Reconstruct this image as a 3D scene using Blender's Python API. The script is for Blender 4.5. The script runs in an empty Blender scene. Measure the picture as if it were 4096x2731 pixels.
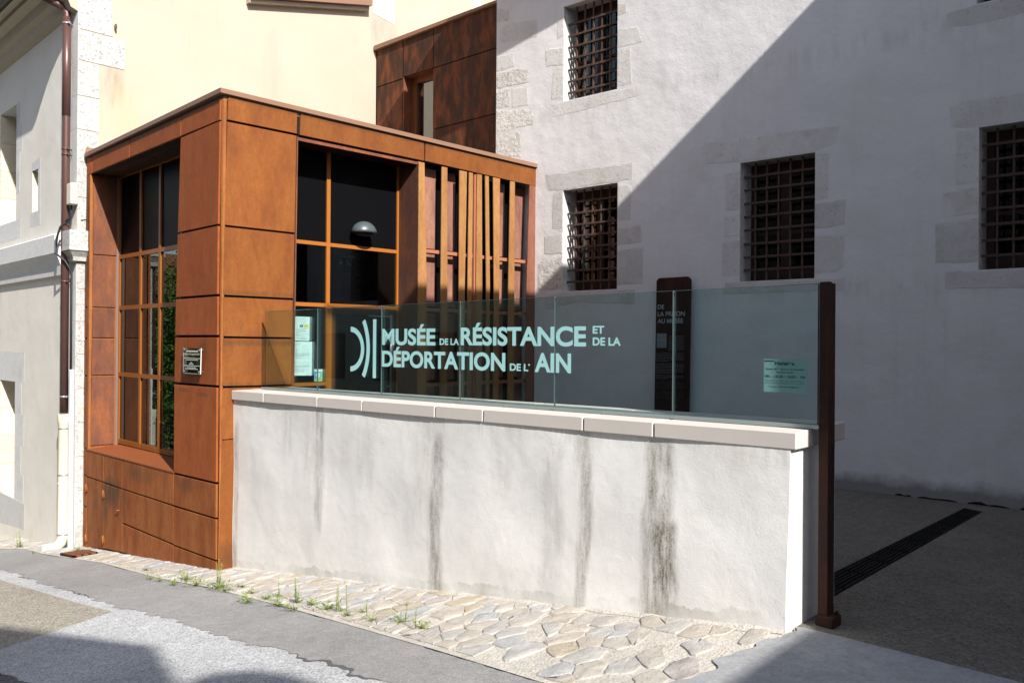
import bpy, bmesh, math, random
from mathutils import Vector, Matrix
R = math.radians
random.seed(7)
SC = bpy.context.scene
COL = SC.collection

# ------------------------------------------------------------------ camera, sky, sun, exposure
cam_d = bpy.data.cameras.new('camera'); cam = bpy.data.objects.new('camera', cam_d); COL.objects.link(cam)
yaw, pitch, roll = R(44.0), 0.0016, 0.007
fw = Vector((-math.sin(yaw)*math.cos(pitch), math.cos(yaw)*math.cos(pitch), math.sin(pitch)))
r0 = Vector((math.cos(yaw), math.sin(yaw), 0)); u0 = r0.cross(fw)
rt = r0*math.cos(roll) + u0*math.sin(roll); up = -r0*math.sin(roll) + u0*math.cos(roll)
mw = Matrix((rt, up, -fw)).transposed().to_4x4(); mw.translation = Vector((0, 0, 1.72))
cam.matrix_world = mw
cam_d.sensor_width = 36.0; cam_d.lens = 29.05; cam_d.clip_start = 0.05; cam_d.clip_end = 500
SC.camera = cam

SUN = Vector((1.0, -0.298, 0.787)).normalized()
elev = math.asin(SUN.z); azim = math.atan2(SUN.x, SUN.y)
world = bpy.data.worlds.new('World'); SC.world = world; world.use_nodes = True
wn = world.node_tree; bg = wn.nodes['Background']
sky = wn.nodes.new('ShaderNodeTexSky'); sky.sky_type = 'NISHITA'; sky.sun_disc = False
sky.sun_elevation = elev; sky.sun_rotation = azim; sky.altitude = 200
hs = wn.nodes.new('ShaderNodeHueSaturation'); hs.inputs['Saturation'].default_value = 0.70
wn.links.new(sky.outputs[0], hs.inputs['Color']); wn.links.new(hs.outputs[0], bg.inputs[0]); bg.inputs[1].default_value = 0.10
sun_d = bpy.data.lights.new('sun', 'SUN'); sun = bpy.data.objects.new('sun', sun_d); COL.objects.link(sun)
sun_d.energy = 4.0; sun_d.angle = R(0.53); sun_d.color = (1.0, 0.95, 0.88)
sun.rotation_euler = SUN.to_track_quat('Z', 'Y').to_euler(); sun.location = (30, -9, 25)
SC.view_settings.view_transform = 'Standard'; SC.view_settings.look = 'None'
SC.view_settings.exposure = 1.08; SC.view_settings.gamma = 1.0; SC.view_settings.use_curve_mapping = False
SC.render.engine = 'CYCLES'
SC.cycles.use_denoising = True
SC.cycles.max_bounces = 8; SC.cycles.transparent_max_bounces = 24; SC.cycles.glossy_bounces = 4
SC.cycles.sample_clamp_indirect = 6.0; SC.cycles.caustics_reflective = False; SC.cycles.caustics_refractive = False

# ------------------------------------------------------------------ node helpers
class NT:
    def __init__(s, name):
        s.m = bpy.data.materials.new(name); s.m.use_nodes = True
        s.t = s.m.node_tree; s.b = s.t.nodes['Principled BSDF']
        s.geo = s.t.nodes.new('ShaderNodeNewGeometry'); s.pos = s.geo.outputs['Position']
    def n(s, t): return s.t.nodes.new('ShaderNode'+t)
    def set(s, sock, v):
        if hasattr(v, 'is_output') or isinstance(v, bpy.types.NodeSocket): s.t.links.new(v, sock)
        else: sock.default_value = v
    def sc(s, v, vec=None):
        k = s.n('VectorMath'); k.operation = 'MULTIPLY'; s.set(k.inputs[0], vec or s.pos); k.inputs[1].default_value = v; return k.outputs[0]
    def noise(s, scale, detail=4, rough=.55, vec=None, dist=0):
        k = s.n('TexNoise'); k.inputs['Scale'].default_value = scale; k.inputs['Detail'].default_value = detail
        k.inputs['Roughness'].default_value = rough; k.inputs['Distortion'].default_value = dist
        s.set(k.inputs['Vector'], vec or s.pos); return k.outputs['Fac']
    def voro(s, scale, vec=None, feat='F1', out='Distance', rnd=1):
        k = s.n('TexVoronoi'); k.feature = feat; k.inputs['Scale'].default_value = scale; k.inputs['Randomness'].default_value = rnd
        s.set(k.inputs['Vector'], vec or s.pos); return k.outputs[out]
    def ramp(s, fac, stops, interp='LINEAR'):
        k = s.n('ValToRGB'); k.color_ramp.interpolation = interp; e = k.color_ramp.elements
        while len(e) < len(stops): e.new(.5)
        for i, (p, c) in enumerate(stops):
            e[i].position = p; e[i].color = (c, c, c, 1) if isinstance(c, (int, float)) else (*c, 1)
        s.set(k.inputs[0], fac); return k.outputs[0]
    def mix(s, f, a, b, blend='MIX'):
        k = s.n('Mix'); k.data_type = 'RGBA'; k.blend_type = blend
        s.set(k.inputs[0], f)
        for i, v in ((6, a), (7, b)):
            if isinstance(v, (int, float)): v = (v, v, v)
            s.set(k.inputs[i], (*v, 1) if isinstance(v, tuple) and len(v) == 3 else v)
        return k.outputs[2]
    def ma(s, op, a, b=0.0, clamp=False):
        k = s.n('Math'); k.operation = op; k.use_clamp = clamp; s.set(k.inputs[0], a); s.set(k.inputs[1], b); return k.outputs[0]
    def xyz(s, vec=None):
        k = s.n('SeparateXYZ'); s.set(k.inputs[0], vec or s.pos); return k.outputs
    def rnd(s): return s.n('ObjectInfo').outputs['Random']
    def bump(s, h, dist, strength=1.0, prev=None):
        k = s.n('Bump'); k.inputs['Distance'].default_value = dist; k.inputs['Strength'].default_value = strength
        s.set(k.inputs['Height'], h)
        if prev: s.t.links.new(prev, k.inputs['Normal'])
        return k.outputs[0]
    def out(s, col=None, rough=.8, normal=None, spec=.3, metal=0):
        if col is not None:
            if isinstance(col, tuple): col = (*col, 1)
            s.set(s.b.inputs['Base Color'], col)
        s.set(s.b.inputs['Roughness'], rough); s.b.inputs['Specular IOR Level'].default_value = spec
        s.b.inputs['Metallic'].default_value = metal
        if normal is not None: s.t.links.new(normal, s.b.inputs['Normal'])
        return s.m

def plain(name, col, rough=.7, spec=.3, metal=0, var=.12, scale=6):
    k = NT(name); f = k.noise(scale, 3)
    c = k.mix(f, tuple(x*(1-var) for x in col), tuple(min(1, x*(1+var)) for x in col))
    return k.out(c, rough, None, spec, metal)

def corten(name, stops, streak=.5, dark=.35, tint=.18, blot=(.06, .03, .018), spots=()):
    k = NT(name)
    v = k.noise(5, 5, .6, k.sc((1, 1, .35)))
    c = k.ramp(v, stops)
    st = k.noise(9, 4, .65, k.sc((1.6, 1.6, .12)))
    c = k.mix(k.ma('MULTIPLY', k.ramp(st, [(.55, 0), (.78, 1)]), streak), c, blot)
    bl = k.noise(1.3, 5, .7, None, 1.0)
    c = k.mix(k.ma('MULTIPLY', k.ramp(bl, [(.56, 0), (.74, 1)]), dark), c, blot)
    if spots:
        X, Y, Z = k.xyz()[0:3]
        for sx, sz, wx, wz, st_ in spots:
            q = k.ma('ADD', k.ma('POWER', k.ma('DIVIDE', k.ma('SUBTRACT', X, sx), wx), 2.0), k.ma('POWER', k.ma('DIVIDE', k.ma('SUBTRACT', Z, sz), wz), 2.0))
            q = k.ma('ADD', q, k.ma('MULTIPLY', k.ma('SUBTRACT', k.noise(8, 6, .7, k.sc((1.6, 1.6, .35)), .6), .5), 3.4))
            c = k.mix(k.ma('MULTIPLY', k.ramp(q, [(.0, 1), (1, 0)]), st_), c, blot)
    sp = k.noise(70, 3, .6)
    c = k.mix(k.ma('MULTIPLY', k.ramp(sp, [(.3, 1), (.55, 0)]), .22), c, (.05, .018, .008))
    g1 = k.noise(24, 4, .7, k.sc((1, 1, .5))); g2 = k.noise(110, 2, .6)
    c = k.mix(1.0, c, k.mix(.5, k.ramp(g1, [(.28, .74), (.72, 1.24)]), k.ramp(g2, [(.25, .72), (.75, 1.26)])), 'MULTIPLY')
    r = k.rnd(); sep = k.n('Combine' + 'Color')
    g = k.ma('ADD', k.ma('MULTIPLY', r, tint*2), 1-tint)
    for i in range(3): k.set(sep.inputs[i], g)
    c = k.mix(1.0, c, sep.outputs[0], 'MULTIPLY')
    return k.out(c, .72, k.bump(k.noise(90, 3), .0012, .6), .25)

def plaster(name, col, col2, fine=.003, big=.02, dirt_z=None, fs=55, yellow=0):
    k = NT(name)
    a = k.noise(1.1, 5, .6); c = k.mix(k.ramp(a, [(.3, 0), (.7, 1)]), col, col2)
    if yellow:
        y = k.noise(1.7, 4, .6, k.sc((1, 1, .6))); c = k.mix(k.ma('MULTIPLY', k.ramp(y, [(.58, 0), (.75, 1)]), yellow), c, (.55, .47, .33))
    if dirt_z is not None:
        z = k.xyz()[2]; w = k.ma('ADD', z, k.ma('MULTIPLY', k.noise(5, 4, .6), -.22))
        d = k.ramp(k.ma('MULTIPLY', k.ma('SUBTRACT', w, dirt_z), 7.0), [(0, 1), (1, 0)])
        c = k.mix(k.ma('MULTIPLY', d, .75), c, (.12, .11, .10))
    if dirt_z is not None:
        st = k.ramp(k.noise(6, 5, .7, k.sc((1.4, 1.4, .10))), [(.50, 0), (.72, 1)]); lo = k.ramp(k.noise(.55, 4, .6), [(.42, 0), (.62, 1)])
        c = k.mix(k.ma('MULTIPLY', k.ma('MULTIPLY', st, lo), .18), c, (.36, .34, .31))
        pa = k.ramp(k.noise(.8, 6, .65, k.sc((1, 1, 1.4)), .8), [(.50, 0), (.60, 1)]); c = k.mix(k.ma('MULTIPLY', pa, .16), c, (.50, .485, .47))
        Zs = k.xyz()[2]
        for zc in (2.40, 5.30):
            si = k.ma('SUBTRACT', 1.0, k.ma('MULTIPLY', k.ma('ABSOLUTE', k.ma('SUBTRACT', Zs, zc)), 4.0), True)
            c = k.mix(k.ma('MULTIPLY', k.ma('MULTIPLY', si, k.ramp(k.noise(5, 5, .7, k.sc((1.3, 1.3, .3))), [(.45, 0), (.65, 1)])), .25), c, (.30, .285, .25))
    n1 = k.bump(k.noise(2.2, 4, .5), big, .8)
    n2 = k.bump(k.noise(fs, 4, .6), fine, .8, n1)
    return k.out(c, .9, n2, .15)

# ------------------------------------------------------------------ materials
RUST = corten('corten_orange', [(.30, (.165, .050, .012)), (.46, (.205, .063, .0125)), (.62, (.23, .076, .015)), (.78, (.185, .068, .018))], .30, .16, .10, (.09, .04, .016), ((-8.868, 1.70, 9, .05, .55), (-8.868, 2.27, 9, .035, .4), (-8.868, 1.2, 9, .05, .5), (-8.868, 4.5, 9, .05, .5), (-8.868, -.75, 9, .2, .45)))
RUSTA = corten('corten_grazing_red', [(.30, (.25, .062, .016)), (.46, (.29, .074, .018)), (.62, (.32, .086, .022)), (.78, (.26, .078, .024))], .30, .30, .10, (.12, .05, .022), ((-9.25, 1.62, .05, .3, .4), (-9.85, 1.12, .22, .035, .6), (-9.3, 1.09, .2, .03, .6), (-11.6, 4.46, 2.6, .10, .55), (-10.6, 4.47, 2.0, .06, .4)))  # left-face copy of the corten, redder look of grazing light painted in
RUST2 = corten('corten_brown', [(.30, (.19, .052, .015)), (.46, (.255, .074, .018)), (.64, (.31, .105, .030)), (.8, (.23, .085, .032))], .25, .85, .12, (.075, .045, .028), ((-12.1, -.42, .40, .24, .9), (-12.38, -.62, .14, .36, .6), (-9.75, -.02, .25, .12, .5), (-11.2, -.05, .6, .14, .4), (-10.35, -.12, .03, .25, .6)))
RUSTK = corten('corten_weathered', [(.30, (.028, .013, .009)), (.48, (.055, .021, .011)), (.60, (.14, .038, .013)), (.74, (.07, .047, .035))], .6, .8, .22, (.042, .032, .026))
RUSTR = corten('corten_reveal', [(.30, (.11, .045, .032)), (.5, (.17, .062, .032)), (.66, (.26, .085, .028)), (.8, (.19, .09, .06))], .5, .3, .12, (.10, .055, .045))
RUSTBAR = corten('corten_bar', [(.3, (.22, .075, .02)), (.6, (.31, .115, .03)), (.8, (.16, .08, .04))], .4, .4, .1)
RUSTDK = corten('corten_soffit_shade', [(.3, (.016, .007, .005)), (.5, (.03, .012, .008)), (.68, (.075, .022, .010)), (.8, (.02, .012, .010))], .3, .3, .15)  # near-black corten for the recess soffits, their shade painted in
SLATM = corten('slat_steel', [(.30, (.27, .125, .042)), (.48, (.325, .155, .054)), (.62, (.35, .18, .066)), (.8, (.28, .12, .035))], .25, .2, .07, (.16, .065, .025))
SLATR = corten('slat_steel_red', [(.30, (.15, .058, .038)), (.5, (.20, .078, .048)), (.7, (.23, .098, .06))], .25, .2, .07, (.10, .045, .03))
BACKP = corten('back_panel_steel', [(.30, (.17, .075, .055)), (.48, (.24, .115, .085)), (.64, (.30, .15, .10)), (.8, (.28, .10, .04))], .5, .25, .12, (.10, .045, .035))
SLATP = plain('rail_paint', (.36, .135, .07), .5, .35, 0, .1, 3)
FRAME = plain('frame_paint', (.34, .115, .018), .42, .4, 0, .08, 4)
FRAMEL = plain('frame_paint_shaded', (.25, .085, .017), .42, .4, 0, .08, 4)  # darker copy of the frame paint, recess shade put into the colour
FRAMEB = plain('frame_paint_brown', (.17, .058, .02), .45, .4, 0, .12, 4)
CAPM = plain('roof_cap_paint', (.24, .135, .088), .5, .35, 0, .06, 2)
JOINT = plain('joint_black', (.012, .008, .006), .9)
DARK = plain('unlit_black', (.010, .010, .011), .8, .2)  # near-black colour standing in for the unlit depth behind openings
SPAN = plain('spandrel_panel', (.0045, .0045, .0055), .35, .03, 0, .05, 3)
WHITEW = plaster('white_limewash', (.71, .70, .705), (.66, .65, .655), .0032, .028, -.03, 50, .18)
PARW = None
CREAM = None
HOUSEW = plaster('house_plaster', (.78, .75, .69), (.71, .68, .62), .002, .012, None, 60, .35)
def stone(name, a, b, pit=.006, fs=7):
    k = NT(name); f = k.noise(fs, 6, .7); c = k.mix(k.ramp(f, [(.3, 0), (.7, 1)]), a, b)
    p = k.ramp(k.noise(30, 5, .7), [(.34, 0), (.44, 1)]); c = k.mix(k.ma('MULTIPLY', k.ma('SUBTRACT', 1.0, p), .5), c, tuple(x*.55 for x in a))
    g = k.noise(3.5, 4, .6); c = k.mix(k.ma('MULTIPLY', k.ramp(g, [(.56, 0), (.75, 1)]), .42), c, (.40, .335, .25))
    r = k.rnd(); cc = k.n('CombineColor'); v = k.ma('ADD', k.ma('MULTIPLY', r, .16), .92)
    for i in range(3): k.set(cc.inputs[i], v)
    c = k.mix(1.0, c, cc.outputs[0], 'MULTIPLY')
    n1 = k.bump(p, pit, .7); n1 = k.bump(k.noise(12, 5, .6), pit*2, .7, n1)
    return k.out(c, .9, n1, .15)
STONEW = stone('wall_stone', (.545, .53, .505), (.65, .638, .632), .003, 2.6)
STONER = stone('rough_stone', (.58, .57, .53), (.68, .665, .64), .014)
STONEH = stone('house_stone', (.60, .60, .60), (.67, .67, .665), .002)
QUOINM = stone('quoin_stone', (.40, .40, .39), (.50, .50, .49), .008)
ASHLAR = stone('jamb_stone', (.62, .55, .42), (.70, .63, .50), .002)
COPEM = plain('coping_concrete', (.56, .52, .48), .75, .25, 0, .05, 5)
IRON = plain('window_iron', (.082, .050, .040), .75, .25, 0, .2, 12)
WOODF = plain('brown_casement', (.036, .016, .011), .6, .3, 0, .2, 6)
PIPEM = plain('copper_brown_pipe', (.115, .058, .05), .36, .55, .25, .12, 3)
PIPEC = plain('cream_iron_pipe', (.70, .66, .52), .55, .35, 0, .07, 8)
WHITEP = plain('white_paint', (.76, .77, .80), .5, .35, 0, .03, 5)
BLACKC = plain('black_cable', (.02, .02, .025), .5, .4)
GREYM = plain('grey_metal', (.36, .37, .38), .4, .5, .5, .05, 5)
ZINC = plain('dark_gutter', (.05, .042, .035), .4, .5, .3)
SOFFIT = plain('painted_soffit', (.42, .38, .30), .8)
POSTM = corten('corten_post', [(.3, (.018, .008, .006)), (.55, (.028, .0115, .008)), (.7, (.052, .018, .009)), (.85, (.03, .016, .010))], .3, .3, .05)
PAPER = plain('paper', (.62, .80, .78), .8, .2, 0, .02, 3)
INK = plain('ink', (.03, .035, .04), .8, .2)
INKG = plain('ink_grey', (.25, .30, .30), .8, .2)
YELLOW = plain('yellow_print', (.62, .62, .05), .7)
BLUEP = plain('blue_print', (.03, .32, .62), .7)
GREENP = plain('green_print', (.35, .55, .12), .7)
VINYL = plain('teal_vinyl', (.37, .66, .66), .6, .3, 0, .03, 2)
SIGNW = plain('sign_print', (.33, .36, .40), .7)
SIGNG = plain('exit_green', (.03, .14, .08), .6)
EXITW = plain('exit_white', (.6, .64, .62), .6)
LAMPM = plain('lamp_grey', (.085, .105, .115), .36, .5, .2, .05, 5)
STEEL = plain('brushed_steel', (.42, .43, .45), .3, .6, .8, .05, 5)
ROOFT = plain('roof_tile', (.20, .085, .05), .85)
FARW = plaster('far_plaster', (.42, .38, .32), (.36, .33, .28), .002, .01)
FARD = plaster('far_dark_plaster', (.17, .155, .13), (.14, .13, .11), .002, .01)
BARK = plain('bark', (.08, .06, .045), .9)
LEAF = plain('tree_leaf', (.075, .15, .03), .6, .3, 0, .5, 3)
WEEDM = plain('weed_leaf', (.19, .25, .065), .7, .2, 0, .4, 18)

def parapet_mat():
    k = NT('parapet_plaster')
    a = k.noise(1.6, 5, .6); c = k.mix(k.ramp(a, [(.3, 0), (.7, 1)]), (.775, .765, .745), (.70, .69, .67))
    y = k.noise(2.0, 4, .6); c = k.mix(k.ma('MULTIPLY', k.ramp(y, [(.60, 0), (.78, 1)]), .30), c, (.52, .48, .36))
    X, Y, Z = k.xyz()[0:3]
    u = k.ma('ADD', k.ma('ADD', X, 8.87), k.ma('MULTIPLY', k.ma('SUBTRACT', k.noise(3.2, 4, .6, k.sc((1, 1, .35))), .5), .16))
    front = k.ramp(k.xyz(k.geo.outputs['Normal'])[1], [(.0, 1), (.2, 0)])
    sn = k.noise(14, 5, .7, k.sc((1.2, 1.2, .22)))
    fn = k.ramp(sn, [(.36, 0), (.66, 1)])
    spn = k.ramp(k.noise(70, 3, .7), [(.30, .55), (.6, 1)])
    tot = None
    # (position along the wall, half width, strength, z the streak fades below, z it starts at)
    for ui, w, s, zlo, zhi in ((1.69, .07, .50, -.1, 1.1), (1.55, .15, .22, .25, 1.1), (3.43, .085, .62, -.75, .95), (3.30, .20, .22, .2, 1.1), (2.45, .14, .22, .4, 1.1), (4.72, .12, .25, -.2, 1.0), (5.04, .055, .60, -.75, 1.1),
                               (5.66, .11, .72, -.7, 1.1), (5.72, .10, 1.15, .0, .55), (5.69, .11, .9, -.6, -.12), (1.1, .10, .2, .5, 1.1), (4.2, .12, .16, .5, 1.1), (5.02, .09, .45, .8, 1.12), (.06, .05, .5, -1, .8)):
        g = k.ma('SUBTRACT', 1.0, k.ma('DIVIDE', k.ma('ABSOLUTE', k.ma('SUBTRACT', u, ui)), w*1.25), True)
        g = k.ma('MULTIPLY', k.ma('MINIMUM', k.ma('MULTIPLY', g, 1.8), 1.0), s*1.35)
        wob = k.ma('ADD', Z, k.ma('MULTIPLY', k.ma('SUBTRACT', sn, .5), .3))
        lo = k.ma('MULTIPLY', k.ma('SUBTRACT', wob, zlo-.15), 1/.3, True); hi = k.ma('MULTIPLY', k.ma('SUBTRACT', zhi+.03, wob), 1/.10, True)
        g = k.ma('MULTIPLY', g, k.ma('MULTIPLY', lo, hi))
        tot = g if tot is None else k.ma('MAXIMUM', tot, g)
    tot = k.ma('MULTIPLY', k.ma('MULTIPLY', tot, k.ma('ADD', k.ma('MULTIPLY', fn, .75), .25)), spn)
    # thin drips and grime just under the coping
    rim = k.ma('MULTIPLY', k.ma('SUBTRACT', Z, k.ma('ADD', .70, k.ma('MULTIPLY', k.noise(2.3, 4, .6, k.sc((1, 1, .1))), .45))), 1/.3, True)
    dr = k.ramp(k.noise(19, 5, .7, k.sc((1.3, 1.3, .11))), [(.44, 0), (.66, 1)])
    tot = k.ma('MAXIMUM', tot, k.ma('MULTIPLY', k.ma('MULTIPLY', rim, dr), .55))
    tot = k.ma('MULTIPLY', tot, front)
    c = k.mix(k.ma('MULTIPLY', k.ramp(k.noise(5.5, 6, .7, None, .5), [(.5, 0), (.72, 1)]), .22), c, (.52, .51, .48))
    c = k.mix(k.ma('MULTIPLY', tot, .96), c, (.155, .14, .105))
    # splash dirt along the foot (ground falls to the left)
    foot = k.ma('SUBTRACT', Z, k.ma('ADD', k.ma('MULTIPLY', X, .1315), .27))
    fd = k.ramp(k.ma('ADD', foot, k.ma('MULTIPLY', k.noise(6, 5, .7), -.22)), [(-.06, 1), (.0, 0)])
    c = k.mix(k.ma('MULTIPLY', k.ma('MULTIPLY', fd, k.ramp(k.noise(2.0, 4, .7), [(.4, .1), (.65, 1)])), .42), c, (.30, .27, .22))
    n1 = k.bump(k.noise(2.3, 3, .45, None, .3), .022, .6); n1 = k.bump(k.noise(8, 3, .5, None, .6), .0035, .6, n1); n1 = k.bump(k.noise(75, 3, .55), .0015, .9, n1)
    return k.out(c, .9, n1, .15)
PARW = parapet_mat()

def cream_mat():
    k = NT('cream_render')
    a = k.noise(.9, 4, .6); c = k.mix(k.ramp(a, [(.3, 0), (.7, 1)]), (.465, .415, .34), (.43, .38, .305))
    d = k.ramp(k.noise(3.0, 5, .7, k.sc((1, 1.4, .12))), [(.56, 0), (.75, 1)])
    m = k.ramp(k.noise(.7, 3, .6), [(.45, 0), (.65, 1)])
    c = k.mix(k.ma('MULTIPLY', k.ma('MULTIPLY', d, m), .75), c, (.32, .285, .23))
    X, Y, Z = k.xyz()[0:3]
    def blot(y, z, wy, wz, s, col):
        nonlocal c
        f = k.ma('MULTIPLY', k.ma('SUBTRACT', 1.0, k.ma('DIVIDE', k.ma('ABSOLUTE', k.ma('SUBTRACT', Y, y)), wy), True), k.ma('SUBTRACT', 1.0, k.ma('DIVIDE', k.ma('ABSOLUTE', k.ma('SUBTRACT', Z, z)), wz), True))
        f = k.ma('MULTIPLY', k.ma('MULTIPLY', f, 2.2, True), k.ramp(k.noise(5, 4, .7, k.sc((1, 1.5, .25))), [(.3, 0), (.65, 1)]))
        c = k.mix(k.ma('MULTIPLY', f, s), c, col)
    blot(4.86, 5.62, .22, .45, .75, (.27, .23, .17)); blot(10.05, 7.9, .42, .55, .7, (.30, .28, .25)); blot(7.6, 6.6, .25, .9, .45, (.36, .33, .28)); blot(8.8, 6.1, .7, .25, .3, (.42, .37, .28)); blot(5.0, 5.2, .5, .6, .4, (.50, .38, .2))
    n1 = k.bump(k.noise(2, 4), .012, .6); n1 = k.bump(k.noise(60, 3), .002, .6, n1)
    return k.out(c, .9, n1, .1)
CREAM = cream_mat()

def ground_mat(name, cols, size, bump, light=None, patch=None):
    k = NT(name)
    v = k.voro(size, None, 'F1', 'Color'); sep = k.n('SeparateColor'); k.set(sep.inputs[0], v)
    c = k.ramp(sep.outputs[0], [(i/(len(cols)-1), x) for i, x in enumerate(cols)])
    n = k.noise(.8, 5, .65); c = k.mix(1.0, c, k.ramp(n, [(.3, .84), (.7, 1.10)]), 'MULTIPLY')
    n2 = k.noise(9, 4, .7); c = k.mix(1.0, c, k.ramp(n2, [(.3, .88), (.7, 1.1)]), 'MULTIPLY')
    if light:
        s = k.ramp(k.noise(46, 3, .6), [(.64, 0), (.70, 1)]); c = k.mix(k.ma('MULTIPLY', s, .8), c, light)
        s2 = k.ramp(k.noise(34, 3, .6, k.sc((1.3, .9, 1))), [(.64, 0), (.70, 1)]); c = k.mix(k.ma('MULTIPLY', s2, .35), c, (.05, .05, .05))
    if patch:
        p = k.ramp(k.noise(1.4, 5, .7, k.sc((1, 2.2, 1))), [(.58, 0), (.72, 1)]); c = k.mix(k.ma('MULTIPLY', p, patch[0]), c, patch[1])
    h = k.voro(size, None, 'F1', 'Distance')
    return k.out(c, .88, k.bump(h, bump, .9), .2)
ROADL = ground_mat('worn_asphalt_pale', [(.23, .235, .242), (.385, .39, .40), (.475, .482, .495), (.60, .605, .615)], 105, .0014, (.75, .76, .77))
ROADB = ground_mat('worn_asphalt_beige', [(.15, .138, .118), (.28, .258, .212), (.35, .322, .268), (.46, .43, .36)], 95, .0014, (.62, .58, .50))
STRIP = ground_mat('new_asphalt', [(.21, .206, .205), (.265, .26, .257), (.30, .295, .29), (.34, .333, .328)], 130, .0018, (.40, .39, .385))
ROADD = ground_mat('dark_asphalt', [(.07, .07, .072), (.11, .11, .113), (.145, .145, .148), (.19, .19, .19)], 70, .005, (.2, .2, .2))
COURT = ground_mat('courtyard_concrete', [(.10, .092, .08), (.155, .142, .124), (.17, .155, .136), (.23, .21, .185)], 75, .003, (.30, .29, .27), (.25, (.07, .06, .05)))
ENTRY = ground_mat('entry_concrete', [(.29, .295, .31), (.32, .325, .335), (.34, .345, .355), (.36, .365, .37)], 60, .0012, None, (.25, (.24, .24, .25)))
MORTAR = ground_mat('apron_mortar', [(.44, .41, .36), (.50, .465, .415), (.53, .495, .445), (.57, .535, .48)], 60, .005, None, (.5, (.42, .385, .33)))
COBBLES = []
for i, (a, b) in enumerate([((.57, .53, .475), (.47, .435, .385)), ((.55, .53, .50), (.455, .44, .42)), ((.565, .515, .455), (.475, .425, .365)), ((.52, .52, .515), (.42, .425, .43)), ((.55, .49, .40), (.46, .39, .29)), ((.535, .50, .475), (.44, .40, .38))]):
    k = NT('cobble_%s' % ('beige', 'grey', 'tan', 'blue_grey', 'ochre', 'mauve')[i])
    f = k.noise(6, 6, .7, k.sc((1.6, .7, 1)), .6); c = k.mix(k.ramp(f, [(.3, 0), (.7, 1)]), a, b)
    cr = k.ramp(k.noise(9, 7, .8, k.sc((1.5, .8, 1)), 1.6), [(.36, 1), (.45, 0)]); c = k.mix(k.ma('MULTIPLY', cr, .35), c, (.25, .22, .19))
    n1 = k.bump(k.noise(10, 7, .75, k.sc((1.5, .9, 1)), 1.0), .035, .9); n1 = k.bump(k.noise(45, 4, .7), .006, .8, n1)
    COBBLES.append(k.out(c, .85, n1, .2))

def glass(name, tint, ior=1.48, gain=1.0, rough=0.0):
    m = bpy.data.materials.new(name); m.use_nodes = True; t = m.node_tree; t.nodes.clear()
    o = t.nodes.new('ShaderNodeOutputMaterial'); mx = t.nodes.new('ShaderNodeMixShader')
    tr = t.nodes.new('ShaderNodeBsdfTransparent'); tr.inputs[0].default_value = (*tint, 1)
    gl = t.nodes.new('ShaderNodeBsdfGlossy'); gl.inputs['Roughness'].default_value = rough; gl.inputs[0].default_value = (.95, 1, 1, 1)
    fr = t.nodes.new('ShaderNodeFresnel'); fr.inputs[0].default_value = ior
    mu = t.nodes.new('ShaderNodeMath'); mu.operation = 'MULTIPLY'; mu.inputs[1].default_value = gain; mu.use_clamp = True
    t.links.new(fr.outputs[0], mu.inputs[0]); t.links.new(mu.outputs[0], mx.inputs[0])
    t.links.new(tr.outputs[0], mx.inputs[1]); t.links.new(gl.outputs[0], mx.inputs[2]); t.links.new(mx.outputs[0], o.inputs[0])
    return m
BALG = glass('balustrade_glass', (.82, .91, .905), 1.42, .5)
WING_G = glass('window_glass', (.55, .60, .60), 1.5, 1.2)
DARKG = glass('dark_pane', (.30, .32, .33), 1.5, 1.0)
COATG = glass('coated_pane', (.25, .26, .25), 2.3, 1.25)
PLAQG = glass('plaque_glass', (.86, .87, .87), 1.4, .9)
EDGEG = plain('glass_edge', (.09, .13, .13), .2, .5, 0, .03)

# ------------------------------------------------------------------ mesh helpers
WLOC = {}
class Fr:
    """vertical plane: u along the wall, z up, off towards the viewer's side"""
    def __init__(s, x, y, h):
        s.o = Vector((x, y, 0)); h = R(h); s.d = Vector((math.cos(h), math.sin(h), 0)); s.n = Vector((s.d.y, -s.d.x, 0))
    def pt(s, u, z, off=0): return s.o + s.d*u + s.n*off + Vector((0, 0, z))
FA = Fr(-8.868, 4.429, -.8075); FB = Fr(-8.868, 4.429, 90.182); FW = Fr(-8.8852, 9.7212, 3.335)
FG = Fr(-2.1931, 5.0416, 1.273); FC = Fr(-13.33, 4.49, 90); FK = Fr(-13.289, 9.8557, 3.642)
FH = Fr(-13.33, 4.375, -.8075); FP = Fr(-8.87, 4.57, 1.987)

def gz(x):
    if x > -2.25: return -.02
    if x > -8.9: return -.02-.131*(-2.25-x)
    if x > -34: return -.891-.118*(-8.9-x)
    return -.891-.118*25.1

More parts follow.
